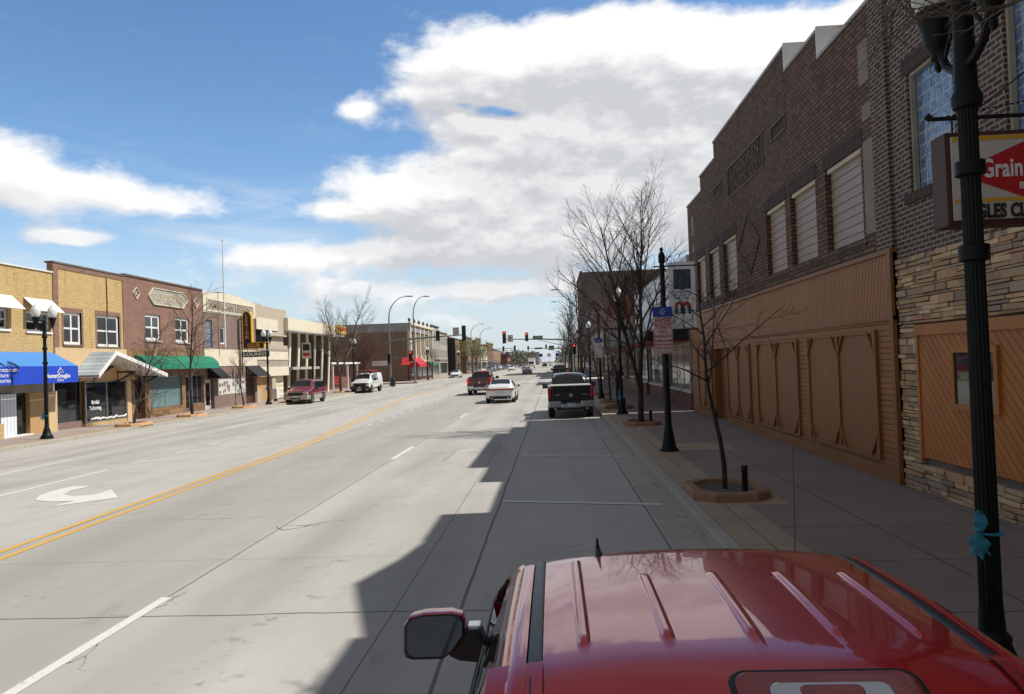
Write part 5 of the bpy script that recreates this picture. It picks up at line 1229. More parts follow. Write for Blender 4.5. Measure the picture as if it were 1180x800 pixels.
# second crossing
mast(-19.8,188,5.6,-9,'far mast arm at the second crossing on the sunlit side',True); mast(3,200,5.6,-6.5,'far mast arm at the second crossing on the shaded side',True)
for x,z,lab in ((-12,5.3,'left far traffic light at the second crossing'),(-9.2,5.4,'second far traffic light at the second crossing')): signal(x,187.7,z,lab,1,None)
for x,z,lab in ((-6.3,5.4,'green far traffic light over the through lanes'),(-1.6,5.6,'far traffic light with green above the shaded lane')): signal(x,199.7,z,lab,-1,'green_lit',3,1.25,.46,2)
s_=thing('street_name_sign','green street name sign at the second crossing','sign',(-3.6,199.7,5.9)); MB().box(-4.6,-2.6,199.8,199.86,5.7,6.15).build('plate',M['sign_green'],s_)
s_=thing('route_sign','green and yellow route sign at the second crossing','sign',(-.2,199.7,5.5)); MB().box(-.9,.5,199.8,199.86,5.4,6.5).build('plate',M['sign_green'],s_); MB().box(-.6,.2,199.77,199.79,5.6,5.9).build('yellow_shield',M['sign_yellow'],s_)
for i,(x,lab) in enumerate(((-4,'left blue route marker sign far down the road'),(-1.2,'middle white route marker sign far down the road'),(1.6,'right blue route marker sign far down the road'))):
    s_=thing('route_marker',lab,'sign',(x,260,0)); MB().box(x-.6,x+.6,260,260.05,4.0,5.1).build('plate',M['sign_blue' if i!=1 else 'sign_face_white'],s_); MB().tube([(x,260.1,0),(x,260.1,5)],.05,6).build('post',M['galv'],s_)
# red round sign, barrels and small things near far left corner
t=thing('trash_can','black ribbed litter bin beside the left signal pole','bin',(-19.6,96,.15)); MB().lathe([(.28,0),(.32,.8),(.34,.85),(.30,.95),(.12,1.05)],(-19.3,91.2,.15),14).build('body',M['black_satin'],t,smooth=True)
t=thing('wall_sign','small red round stop sign on the far sunlit sidewalk','sign',(-19,187,0)); MB().lathe([(.38,0),(.38,.03)],(-19,187,2.3),8,axis='y',arc=pi/8).build('plate',M['sign_red'],t); MB().tube([(-19,187.1,0),(-19,187.1,2.7)],.04,6).build('post',M['galv'],t)

# ================================================================ VEHICLES
def arc_pts(y0,r,n=9): return [(y0+r*cos(pi*i/(n-1)),r*sin(pi*i/(n-1))) for i in range(n)]
def wheel(par,x,y,r,w=.24,side=1,rim='steel'):
    m=MB().lathe([(r*.62,-w/2),(r*.9,-w/2),(r,-w*.35),(r,w*.35),(r*.9,w/2),(r*.62,w/2)],(x,y,r),28,axis='x')
    o=m.build('wheel',M['black_rubber'],par,smooth=True)
    xf=x+side*w*.46
    k=MB().lathe([(r*.63,0),(r*.60,side*.012),(r*.52,-side*.01),(r*.5,-side*.03)],(xf,y,r),24,axis='x')
    for i in range(6):
        a=2*pi*i/6; k.bar((xf+side*.004,y+cos(a)*r*.08,r+sin(a)*r*.08),(xf+side*.004,y+cos(a)*r*.56,r+sin(a)*r*.56),.03,r*.17,up=(1,0,0))
    k.lathe([(r*.14,-.02),(r*.14,.03),(r*.08,.035)] if side>0 else [(r*.14,.02),(r*.14,-.03),(r*.08,-.035)],(xf,y,r),12,axis='x')
    k.build('rim',M[rim],o,smooth=True)
    return o
def loft_body(st):
    """stations: y, z bottom, z belt, z top, half width at belt, half width at top"""
    rows=[]
    for (y,zb,zbe,zt,wb,wt) in st:
        zm=zb+(zbe-zb)*.55
        half=[(0,zb),(wb*.90,zb),(wb*.985,zb+.07),(wb*1.0,zm),(wb*.985,zbe-.05),(wb*.955,zbe),(wt+(.02),zt-.06 if zt-zbe>.2 else zt-.03),(wt*.86,zt),(0,zt+.03)]
        ring=[(x,y,z) for x,z in half]+[(-x,y,z) for x,z in reversed(half[1:-1])]
        rows.append(ring)
    m=MB(); n=len(rows[0]); vs=[p for r in rows for p in r]; fs=[]
    for i in range(len(rows)-1):
        for k in range(n): fs.append((i*n+k,i*n+(k+1)%n,(i+1)*n+(k+1)%n,(i+1)*n+k))
    fs.append(tuple(range(n))); fs.append(tuple((len(rows)-1)*n+k for k in range(n)))
    m.add(vs,fs); return m
def lerp_st(st,y):
    for a,b in zip(st,st[1:]):
        if a[0]<=y<=b[0]:
            t=(y-a[0])/(b[0]-a[0]); return tuple(p+(q-p)*t for p,q in zip(a,b))
    return st[0] if y<st[0][0] else st[-1]
def side_glass(par,st,y0,y1,lo=.10,hi=.86,out=.012,skew0=0,skew1=0,name='side_window',lab=None):
    for s in (-1,1):
        m=MB(); rows=[]
        for i in range(7):
            t=i/6; ya=y0+(y1-y0)*t; yb=(y0+skew0)+(y1+skew1-y0-skew0)*t; r=[]
            for h_,yy in ((lo,ya),(hi,yb)):
                q=lerp_st(st,yy); _,zb,zbe,zt,wb,wt=q; z=zbe+(zt-.06-zbe)*h_; x=wb*.955+(wt+.02-wb*.955)*h_; r.append((s*(x+out),yy,z))
            rows.append(r)
        m.grid(rows); m.build(name,M['glass_car'],par,recalc=False)
def slant_glass(par,a,b,name,out=.012,inset=.1,lo=.12,hi=.92):
    """window between two stations (rear or front screen)"""
    m=MB(); n=8; rows=[]
    def pt(st,u): 
        y,_,_,zt,wb,wt=st; k=abs(u); return Vector((u*(wt*.97),y,zt+.03*(1-k*k)-.0))
    A=[pt(a,-1+2*i/n) for i in range(n+1)]; B=[pt(b,-1+2*i/n) for i in range(n+1)]
    nrm=(B[4]-A[4]).cross(Vector((1,0,0))); nrm=nrm if nrm.z>0 else -nrm; nrm.normalize()
    for t in (lo,.5,hi):
        rows.append([tuple((A[i].lerp(B[i],t))*1.0+nrm*(out+.006)) for i in range(n+1)])
    rows=[[ (p[0]*(1-inset),p[1],p[2]) for p in r] for r in rows]
    m.grid(rows); m.build(name,M['glass_car'],par,recalc=False)
def mirrors(par,y,z,x,mat='black_plastic',sz=1):
    for s in (-1,1):
        m=MB().box(s*(x+.05),s*(x+.27*sz),y-.07,y+.07,z-.09*sz,z+.12*sz).box(s*(x-.05),s*(x+.06),y-.02,y+.05,z-.06,z)
        o=m.build('mirror',M[mat],par,bevel=.03); MB().box(s*(x+.07),s*(x+.25*sz),y-.078,y-.0715,z-.07*sz,z+.10*sz).build('mirror_glass',M['glass_grey'],o)
def arches(par,ys,x,r):
    for y in ys:
        for s in (-1,1):
            m=MB(); p=arc_pts(y,r*1.17,13); m.prism([(s*(x-.10),a,b+r*.93) for a,b in p]+[(s*(x-.10),p[-1][0],.22),(s*(x-.10),p[0][0],.22)],(s*.104,0,0)); m.build('wheel_arch',M['black_plastic'],par)
def sedan(label,mat,loc,rz=0,full=True):
    t=thing('parked_car' ,label,'car',(0,0,0))
    st=[(-2.40,.42,.78,.92,.76,.60),(-2.33,.28,.90,1.05,.86,.68),(-1.95,.24,.95,1.12,.90,.70),(-1.75,.22,.96,1.14,.91,.66),(-.95,.20,.97,1.44,.92,.58),(-.2,.19,.96,1.485,.925,.60),(.45,.19,.95,1.45,.925,.58),(1.25,.2,.93,1.02,.92,.66),(1.5,.2,.91,.98,.92,.66),(2.1,.22,.78,.86,.88,.62),(2.38,.3,.62,.68,.74,.5)]
    loft_body(st).build('body',M[mat],t,smooth=True,sub=1,angle=180)
    side_glass(t,st,-.95,-.05,skew0=.12,skew1=0); side_glass(t,st,.0,.78,skew1=-.35)
    slant_glass(t,st[3],st[4],'rear_window',inset=.04,lo=.08,hi=.94); slant_glass(t,st[7],st[6],'windscreen',inset=.04,lo=.06,hi=.94)
    arches(t,(-1.42,1.45),.925,.33)
    for y in (-1.42,1.45):
        for s in (-1,1): wheel(t,s*.80,y,.33,.23,s)
    m=MB().box(-.72,.72,-2.412,-2.36,.80,.90); m.build('tail_light_bar',M['tail_red'],t,bevel=.02)
    for s in (-1,1): MB().box(s*.62,s*.855,-2.37,-2.2,.80,.93).build('tail_light',M['tail_red'],t,bevel=.02); MB().box(s*.5,s*.80,2.2,2.37,.58,.70).build('headlight',M['lens_clear'],t,bevel=.03)
    MB().box(-.66,.66,-2.43,-2.3,.27,.45).build('rear_valance',M['black_plastic'],t,bevel=.03)
    MB().box(-.26,.26,-2.432,-2.405,.58,.70).build('number_plate',M['plate'],t)
    for s in (-1,1): MB().lathe([(.035,0),(.045,-.06)],(s*.5,-2.40,.32),10,axis='y').build('exhaust',M['chrome'],t)
    MB().box(-.6,.6,2.30,2.40,.32,.5).build('grille',M['black_plastic'],t,bevel=.02)
    MB().tube([(-.3,-1.92,1.16),(-.3,-1.98,1.19)],.01,5).build('aerial',M['black_plastic'],t)
    mirrors(t,.62,.98,.90,mat,.8)
    t.location=loc; t.rotation_euler=(0,0,rz); return t
def pickup(label,mat,loc,rz=0,front=False,tonneau=True,topper=False,lit=False,name='pickup_truck',badge=''):
    t=thing(name,label,'pickup truck',(0,0,0))
    # lower body incl. hood
    st=[(-.98,.42,1.18,1.24,.97,.82),(-.90,.42,1.18,1.84,.97,.68),(-.3,.42,1.18,1.93,.98,.70),(.7,.42,1.18,1.91,.98,.69),(1.05,.42,1.18,1.84,.98,.66),(1.75,.42,1.17,1.27,.98,.74),(2.1,.42,1.13,1.22,.97,.74),(2.75,.44,1.08,1.14,.95,.74),(2.93,.5,1.02,1.06,.90,.70)]
    loft_body(st).build('cab',M[mat],t,smooth=True,sub=1,angle=180)
    side_glass(t,st,-.8,.15,lo=.08,hi=.88,skew0=.08); side_glass(t,st,.2,1.35,lo=.08,hi=.88,skew1=-.35)
    slant_glass(t,st[5],st[4],'windscreen',inset=.03,lo=.05,hi=.95)
    # upright rear window
    MB().quad((-.66,-1.0,1.24),(.66,-1.0,1.24),(.58,-.955,1.76),(-.58,-.955,1.76)).build('rear_window',M['glass_car'],t)
    MB().box(-.16,.16,-.95,-.86,1.85,1.895).build('brake_light',M['brake_lit' if lit else 'tail_red'],t)
    b=MB(); X0=.985
    pr=[(-X0+.03,.56),(-X0,.62),(-X0,1.28),(-X0+.04,1.385),(-X0+.10,1.39),(-X0+.10,.9),(X0-.10,.9),(X0-.10,1.39),(X0-.04,1.385),(X0,1.28),(X0,.62),(X0-.03,.56)]
    b.prism([(x,-2.86,z) for x,z in pr],(0,1.85,0)); b.build('bed',M[mat],t,bevel=.02)
    tg=MB().prism([(x,-2.92,z) for x,z in ((-.80,.78),(.80,.78),(.81,1.36),(-.81,1.36))],(0,.08,0)).box(-.80,.80,-2.925,-2.86,1.30,1.395).build('tailgate',M[mat],t,bevel=.02)
    MB().box(-.13,.13,-2.94,-2.915,1.14,1.19).build('handle',M['black_satin'],tg); 
    MB().prism([(-.07,-2.93,1.07),(.07,-2.93,1.07),(.075,-2.93,.97),(0,-2.93,.90),(-.075,-2.93,.97)],(0,.01,0)).build('badge',M['chrome'],tg)
    for sx,w_ in ((-.58,.2),(.6,.2)): MB().box(sx-w_/2,sx+w_/2,-2.932,-2.921,1.0,1.035).build('badge',M['steel'],tg)
    if tonneau and not topper: MB().box(-.90,.90,-2.84,-1.05,1.395,1.43).build('bed_cover',M['black_plastic' if mat!='paint_black' else 'grey_panel'],t,bevel=.015)
    for s in (-1,1):
        MB().box(s*.825,s*.99,-2.935,-2.78,.90,1.33).build('tail_light',M['brake_lit' if lit else 'tail_red'],t,bevel=.03)
        MB().box(s*.58,s*.90,2.75,2.93,.82,1.02).build('headlight',M['lens_clear'],t,bevel=.03)
    bp=MB(); 
    for (x0,x1,z0,z1) in ((-.98,-.42,.50,.76),(.42,.98,.50,.76),(-.42,.42,.46,.64)): bp.box(x0,x1,-3.12,-2.94,z0,z1)
    bp.build('rear_bumper',M['chrome'],t,bevel=.03)
    MB().box(-.42,.42,-3.06,-2.95,.641,.70).build('bumper_step',M['black_plastic'],t); MB().box(-.17,.17,-3.13,-3.10,.52,.66).build('number_plate',M['plate'],t)
    MB().box(-.06,.06,-3.16,-3.0,.38,.45).build('tow_hitch',M['black_satin'],t)
    for s in (-1,1): MB().lathe([(.045,0),(.055,-.08)],(s*.68,-3.04,.44),12,axis='y').build('exhaust',M['chrome'],t,smooth=True)
    MB().box(-.75,.75,-2.9,2.7,.36,.56).build('chassis',M['black_plastic'],t)
    MB().box(-.62,.62,2.86,2.96,.66,1.0).build('grille',M['black_satin'],t,bevel=.02); MB().box(-.96,.96,2.84,3.06,.42,.66).build('front_bumper',M['black_plastic' if front else 'chrome'],t,bevel=.04); MB().box(-.16,.16,3.061,3.07,.5,.62).build('number_plate',M['plate'],t)
    arches(t,(-1.92,1.95),.985,.40)
    for y in (-1.92,1.95):
        for s in (-1,1): wheel(t,s*.84,y,.40,.28,s)
    for s in (-1,1): MB().box(s*.972,s*.992,.08,.22,1.03,1.07).build('door_handle',M[mat],t)
    mirrors(t,1.15,1.28,.96,'black_plastic',1.15)
    if topper:
        tp=MB().prism([(-.95,-2.88,1.4),(.95,-2.88,1.4),(.84,-2.80,1.95),(-.84,-2.80,1.95)],(0,1.85,0)).build('topper',M[mat],t,bevel=.04)
        rk_=MB()
        for y in (-2.6,-1.2,.2,1.0): rk_.box(-.8,.8,y-.03,y+.03,2.08,2.13); rk_.box(-.8,-.76,y-.03,y+.03,1.93,2.08); rk_.box(.76,.8,y-.03,y+.03,1.93,2.08)
        for x in (-.78,.78): rk_.box(x-.03,x+.03,-2.8,1.2,2.131,2.17)
        rk_.build('ladder_rack',M['rust_brown'],t); MB().box(-.5,-.1,-2.9,1.3,2.172,2.22).build('ladder',M['sign_red'],t)
    t.location=loc; t.rotation_euler=(0,0,rz); return t
def suv(label,mat,mat2,loc,rz=0):
    t=thing('parked_suv',label,'SUV',(0,0,0))
    st=[(-2.36,.45,1.05,1.12,.86,.66),(-2.30,.38,1.08,1.62,.89,.62),(-2.1,.36,1.09,1.74,.90,.66),(-.6,.34,1.08,1.78,.92,.68),(.3,.34,1.07,1.76,.92,.66),(.55,.34,1.06,1.70,.92,.64),(1.15,.34,1.05,1.14,.92,.72),(1.5,.34,1.02,1.10,.92,.72),(2.15,.38,.92,.98,.89,.68),(2.36,.45,.84,.88,.80,.6)]
    loft_body(st).build('body',M[mat],t,smooth=True,sub=1,angle=180)
    side_glass(t,st,-2.05,-1.3); side_glass(t,st,-1.22,-.42); side_glass(t,st,-.35,.75,skew1=-.25)
    slant_glass(t,st[6],st[5],'windscreen',inset=.03,lo=.05,hi=.95)
    MB().quad((-.6,-2.40,1.12),(.6,-2.40,1.12),(.54,-2.33,1.56),(-.54,-2.33,1.56)).build('rear_window',M['glass_car'],t)
    MB().box(-.93,.93,-2.0,2.0,.32,.62).build('cladding',M[mat2],t,bevel=.03)
    MB().box(-.90,.90,2.0,2.46,.36,.66).build('front_bumper',M[mat2],t,bevel=.05); MB().box(-.90,.90,-2.5,-2.2,.36,.66).build('rear_bumper',M[mat2],t,bevel=.05)
    MB().box(-.5,.5,2.26,2.42,.68,.88).build('grille',M['black_satin'],t,bevel=.02); MB().box(-.55,.55,2.40,2.44,.86,.90).build('grille_trim',M['chrome'],t,bevel=.01); MB().box(-.4,.4,2.461,2.47,.40,.48).build('lower_grille',M['black_satin'],t)
    for s in (-1,1): MB().box(s*.55,s*.86,2.12,2.39,.70,.90).build('headlight',M['lens_clear'],t,bevel=.03); MB().box(s*.74,s*.90,-2.4,-2.25,.8,1.2).build('tail_light',M['tail_red'],t,bevel=.02); MB().tube([(s*.62,-1.8,1.83),(s*.62,.2,1.83)],.02,6).build('roof_rail',M['black_satin'],t)
    MB().box(-.16,.16,2.461,2.472,.5,.62).build('number_plate',M['plate'],t)
    arches(t,(-1.42,1.42),.93,.37)
    for y in (-1.42,1.42):
        for s in (-1,1): wheel(t,s*.81,y,.37,.25,s)
    mirrors(t,.68,1.12,.90,'black_plastic',.9)
    t.location=loc; t.rotation_euler=(0,0,rz); return t
blk=pickup('black pickup parked at the right kerb with chrome bumper','paint_black',(.72,35.9,0))
wsd=sedan('white sedan driving away in the right lane','paint_white',(-3.32,49.3,0)); wsd.name='white_sedan'.replace('white_','')
mrn=pickup('maroon pickup driving away ahead of the white sedan with brake lights on','paint_maroon',(-5.85,63.0,0),lit=True,tonneau=False)
su=suv('maroon SUV with tan lower trim parked on the sunlit side','paint_red','paint_tan',(-18.75,57.0,0),pi)
wp=pickup('white pickup with topper and red ladder rack parked near the bank','paint_white',(-18.95,76.8,0),pi,front=True,topper=True)
far=sedan('dark sedan far ahead in the centre lane','paint_grey',(-5.1,150,0)); far.name='sedan'
def paint_copy(src,label,loc,rz,mat,group=None):
    c=dup(src,label,loc,rz,group=group)
    for ch in c.children_recursive:
        if ch.name.split('.')[0] in ('body','cab','bed','tailgate','mirror','door_handle') and ch.material_slots:
            ch.material_slots[0].link='OBJECT'; ch.material_slots[0].material=M[mat]
    return c
paint_copy(far,'white car parked far along the sunlit kerb by the narrow tree',(-18.2,143,0),pi,'paint_white')
paint_copy(blk,'dark pickup parked far down the shaded kerb',(.9,112,0),0,'paint_black')
paint_copy(su,'dark SUV parked behind the far dark pickup at the shaded kerb',(.9,121,0),0,'paint_grey')
paint_copy(su,'silver SUV parked ahead of the black pickup across the cross street',(.8,132,0),0,'paint_silver')
tr_=thing('box_truck','white box truck coming toward us far down the road','truck',(-8,285,0))
MB().box(-9.3,-6.7,286,292,1.0,3.9).build('cargo_box',M['white_paint'],tr_,bevel=.05); MB().box(-9.1,-6.9,283.6,285.9,.6,2.8).build('cab',M['paint_white'],tr_,bevel=.2); MB().box(-8.9,-7.1,283.55,283.65,1.7,2.6).build('windscreen',M['glass_car'],tr_)
for y in (284.6,290.5):
    for s in (-1,1): wheel(tr_,-8+s*1.0,y,.5,.3,s)
cols=['paint_grey','paint_silver','paint_red','paint_white','paint_blue','paint_black','paint_maroon','paint_white','paint_silver','paint_black','paint_grey','paint_red']
lbl=['grey','silver','red','white','blue','black','maroon','cream white','pale silver','glossy black','dark grey','bright red']
for i in range(12):
    y=215+i*13; src=(far,su)[i%2]
    paint_copy(src,'%s %s parked %s along the distant sunlit kerb'%(lbl[i],('car','SUV')[i%2],['just past the second crossing','second in line','third in line','fourth in line','fifth in line','sixth in line','seventh in line','eighth in line','ninth in line','tenth in line','eleventh in line','last in line'][i]),(-17.9,y,0),pi,cols[i],'cars parked far along the sunlit kerb')
for i,(x,y,m_,lb) in enumerate([(-3.2,300,'paint_black','black car far away in the right lane'),(-12.5,230,'paint_white','white car coming toward us far left of centre'),(-9.5,255,'paint_silver','silver car coming toward us behind the white one'),(.8,205,'paint_grey','grey car parked past the second crossing on the shaded side'),(-14,330,'paint_red','red car far down the oncoming lanes'),(-1,380,'paint_white','white car at the far end of the road')]):
    paint_copy(far if i%2 else su,lb,(x,y,0),pi if x<-8 else 0,m_)

# ---- foreground cherry pickup -------------------------------------------------
HX,ZR=.53,1.715
ht=thing('pickup_truck','cherry red pickup parked at the right kerb, its ribbed roof filling the foreground','pickup truck',(HX,2.6,0))
prof=[(1.745,1.20),(1.735,1.36),(1.745,1.50),(1.775,1.585),(1.83,1.642),(1.90,1.672),(1.965,1.692),(2.03,1.708),(2.10,ZR)]
ys=[];y=2.16
while y<3.10: ys.append(y); y+=.0125
prof+=[(y,ZR+.012*sin(pi*(y-2.1)/1.05)) for y in ys]+[(3.14,ZR-.002),(3.20,ZR-.010),(3.25,ZR-.024),(3.29,ZR-.045),(3.31,ZR-.06)]
ribs=[(-.47,2.19,3.06),(-.235,2.18,2.76),(0,2.17,2.76),(.235,2.18,2.76),(.47,2.20,2.80)]
def smst(t): t=max(0,min(1,t)); return t*t*(3-2*t)
def roof_z(x,y,z):
    z-=.030*(x/.6)**2+.012*(abs(x)/.6)**5
    for (rx,a,b) in ribs:
        d=abs(x-rx)
        if d<.045 and a-.07<y<b+.07:
            e=smst((y-a+.03)/.05)*smst((b+.03-y)/.06); w=.020+.004*0
            z+=.0125*(1-smst((d-.007)/.012))*e
    return z
xs=[]; x=-.588
while x<=.5881: xs.append(x); x+=.0042
rows=[[(HX+x*(1 if y>1.9 else 1+0*(y)),y,roof_z(x,y,z)) for x in xs] for y,z in prof]
MB().grid(rows).build('roof',M['paint_cherry'],ht,smooth=True,recalc=False,angle=180)
yy_=[p[0] for p in prof]
def edge_z(y,z): return z-.042
for s in (-1,1):
    # ditch moulding
    m=MB(); m.grid([[(HX+s*dx,y,edge_z(y,z)+dz) for dx,dz in ((.5875,-.008),(.590,.001),(.598,.0045),(.620,.0025),(.629,-.001),(.632,-.012))] for y,z in prof]); m.build('ditch_moulding',M['ditch_black'] if 'ditch_black' in M else P('ditch_black',(.025,.028,.030),.42),ht,smooth=True,recalc=False)
    # cab side rail above the doors, running down the A pillar
    path=[(y,edge_z(y,z)) for y,z in prof if y<3.15]; 
    pil=[(3.16,-.055),(3.27,-.075),(3.40,-.125),(3.60,-.225),(3.85,-.37),(4.12,-.53)]
    path2=[(y,z,0) for y,z in path]+[(y,ZR+dz,1) for y,dz in pil]
    m=MB(); rws=[]
    for (y,z,k) in path2:
        sp=0 if y<3.15 else (y-3.15)/.97*.14
        lowf=1.0
        rws.append([(HX+s*(x_+sp),y,z+dz) for x_,dz in ((.6315,-.012),(.634,.001),(.650,.003),(.672,-.004),(.692,-.018),(.708,-.040),(.718,-.066),(.722,-.078))])
    m.grid(rws); m.build('cab_side_rail',M['paint_cherry'],ht,smooth=True,recalc=False)
    m=MB(); rws=[]
    for (y,z,k) in path2:
        sp=0 if y<3.15 else (y-3.15)/.97*.14
        rws.append([(HX+s*(x_+sp),y,z+dz) for x_,dz in ((.7215,-.078),(.7225,-.086),(.728,-.088),(.731,-.094),(.735,-.112),(.741,-.118))])
    m.grid(rws); m.build('door_seal',M['black_satin'],ht,smooth=True,recalc=False)
    # door frames
    def frm(x0,dz0,x1,dz1,name,mat,y0=1.80,y1=4.12):
        m=MB(); rws=[]
        for (y,z,k) in path2:
            if y<y0: continue
            sp=0 if y<3.15 else (y-3.15)/.97*.14
            rws.append([(HX+s*(x0+sp),y,z+dz0),(HX+s*((x0+x1)/2+.003+sp),y,z+(dz0+dz1)/2),(HX+s*(x1+sp),y,z+dz1)])
        m.grid(rws); return m.build(name,M[mat],ht,smooth=True,recalc=False)
    frm(.741,-.118,.752,-.150,'door_frame','paint_cherry')
    frm(.752,-.150,.757,-.168,'window_seal','black_plastic')
    # side windows
    BZ=1.20; BXo=.905
    m=MB(); rws=[]
    for (y,z,k) in path2:
        if y<1.84: continue
        sp=0 if y<3.15 else (y-3.15)/.97*.14
        zt=z-.168; xt=.756+sp
        if zt<BZ: zt=BZ
        rws.append([(HX+s*(xt+(BXo-.012-xt)*t),y,zt+(BZ-zt)*t) for t in (0,.33,.66,1)])
    m.grid(rws); m.build('side_window',M['glass_car'],ht,smooth=True,recalc=False)
    for y0 in (2.42,2.50): 
        pass
    m=MB(); m.bar((HX+s*.765,2.52,1.50),(HX+s*.905,2.50,1.19),.03,.09,up=(0,1,0)); m.build('door_pillar',M['black_satin'],ht)
    m=MB(); m.bar((HX+s*.765,1.83,1.50),(HX+s*.900,1.80,1.19),.03,.10,up=(0,1,0)); m.build('rear_pillar',M['paint_cherry'],ht)
    # belt trim + doors + lower side
    MB().grid([[(HX+s*x_,y,z_) for x_,z_ in ((.893,1.205),(.900,1.209),(.906,1.207),(.909,1.19))] for y in (1.76,2.6,3.4,4.15)]).build('belt_trim',M['black_satin'],ht,smooth=True,recalc=False)
    MB().grid([[(HX+s*(x_+ (0 if y<5 else -.05)),y,z_- (0 if y<4.2 else .04+ (y-4.2)*.05)*(z_>.9)) for x_,z_ in ((.905,1.2),(.925,1.12),(.935,.95),(.928,.7),(.915,.5),(.87,.38))] for y in (1.72,2.2,2.8,3.4,4.15,4.6,5.0,5.4)]).build('body_side',M['paint_cherry'],ht,smooth=True,recalc=False)
    for ya,yb in ((1.9,2.50),(2.53,3.95)):
        d=MB().grid([[(HX+s*(x_+.004),y,z_) for x_,z_ in ((.912,1.175),(.927,1.11),(.937,.95),(.930,.7),(.918,.52))] for y in (ya,(ya+yb)/2,yb)]).build('door',M['paint_cherry'],ht,smooth=True,recalc=False)
        MB().box(HX+s*.935,HX+s*.962,ya+.12,ya+.32,1.04,1.07).build('handle',M['chrome'],d,bevel=.01)
    # bed side
    MB().prism([(HX+s*.925,1.66,1.20),(HX+s*.90,1.66,1.24),(HX+s*.80,1.66,1.24),(HX+s*.80,1.66,.55),(HX+s*.90,1.66,.42),(HX+s*.935,1.66,.7)],(0,-1.72,0)).build('bed_side',M['paint_cherry'],ht,bevel=.01)
    MB().box(HX+s*.79,HX+s*.91,-.05,1.66,1.241,1.262).build('bed_rail',M['black_plastic'],ht,bevel=.005)
    for y in (.65,4.55): wheel(ht,HX+s*.80,y,.37,.25,s)
    arc=None
    MB().box(HX+s*.80,HX+s*.93,-.12,-.05,.75,1.15).build('tail_light',M['tail_red'],ht,bevel=.02)
    MB().box(HX+s*.5,HX+s*.84,5.38,5.5,.78,.98).build('headlight',M['lens_clear'],ht,bevel=.02)
# back wall, window and bed
MB().quad((HX-.62,1.735,1.19),(HX+.62,1.735,1.19),(HX+.57,1.728,1.48),(HX-.57,1.728,1.48)).build('rear_window',M['glass_car'],ht)
MB().grid([[(HX+x_,y,z) for x_ in (-.93,-.5,0,.5,.93)] for y,z in ((1.75,1.2),(1.75,.5))]).build('cab_back',M['paint_cherry'],ht)
for s in (-1,1): MB().grid([[(HX+s*.588,y,edge_z(y,z)+.010) for y,z in prof[:9]],[(HX+s*.74,y-.0+.03,min(z-.05,edge_z(y,z)-.02)) for y,z in prof[:9]],[(HX+s*.90,y+.04,min(z,1.25)-.02) for y,z in prof[:9]]]).build('cab_corner',M['paint_cherry'],ht,smooth=True,recalc=False)
MB().box(HX-.80,HX+.80,-.05,1.66,.70,.74).box(HX-.80,HX+.80,1.62,1.66,.74,1.22).build('bed_floor',M['black_plastic'],ht); MB().box(HX-.80,HX+.80,-.12,-.05,.6,1.23).build('tailgate',M['paint_cherry'],ht,bevel=.01)
MB().box(HX-.9,HX+.9,-.28,-.12,.42,.62).build('rear_bumper',M['chrome'],ht,bevel=.03)
MB().box(HX-.7,HX+.7,-.0,5.3,.35,.55).build('chassis',M['black_plastic'],ht)
MB().grid([[(HX+x_*(1 if t==0 else 1.22),3.315+(4.12-3.315)*t,ZR-.06-.03*(x_/.6)**2+(-.53+.06)*t) for x_ in (-.60,-.3,0,.3,.60)] for t in (0,.33,.66,1)]).build('windscreen',M['glass_car'],ht,smooth=True,recalc=False)
MB().grid([[(HX+x_,y,z-.05*(abs(x_)/.86)**3) for x_ in (-.86,-.6,-.45,-.2,0,.2,.45,.6,.86)] for y,z in ((4.05,1.19),(4.4,1.185),(4.9,1.15),(5.3,1.08),(5.46,.98),(5.5,.6))]).build('hood',M['paint_cherry'],ht,smooth=True,recalc=False)
MB().box(HX-.5,HX+.5,5.5,5.54,.62,.95).build('grille',M['chrome'],ht,bevel=.01); MB().box(HX-.88,HX+.88,5.48,5.66,.4,.6).build('front_bumper',M['chrome'],ht,bevel=.03)
# shark fin aerial, whip aerial, third brake light
sf=MB(); fx=.155; rows=[]
for (y,w,h) in ((3.085,.004,.004),(3.10,.022,.012),(3.14,.030,.022),(3.18,.027,.04),(3.215,.016,.065),(3.235,.006,.068),(3.24,.002,.004)):
    rows.append([(fx+w*cos(a)*(1 if sin(a)<.3 else .6),y,1.690+h*max(0,sin(a))) for a in [pi*i/10 for i in range(11)]])
sf.grid(rows).build('shark_fin_aerial',M['black_satin'],ht,smooth=True,recalc=False)
MB().tube([(fx,3.19,1.72),(fx+.001,3.16,1.765)],[.008,.003],8).build('fin_tip',M['black_satin'],ht)
MB().tube([(1.30,4.40,1.10),(1.325,4.40,1.45),(1.335,4.40,1.98)],[.004,.0025,.0015],6).build('whip_aerial',M['black_satin'],ht)
BL=.64
def rrect(x0,x1,z0,z1,r,y,tiltk=0.0,n=5):
    p=[]
    for (cx,cz,a0) in ((x1-r,z1-r,0),(x0+r,z1-r,pi/2),(x0+r,z0+r,pi),(x1-r,z0+r,3*pi/2)):
        for i in range(n+1): a=a0+pi/2*i/n; zz_=cz+r*sin(a); p.append((cx+r*cos(a),y+(zz_-z0)*tiltk,zz_))
    return p
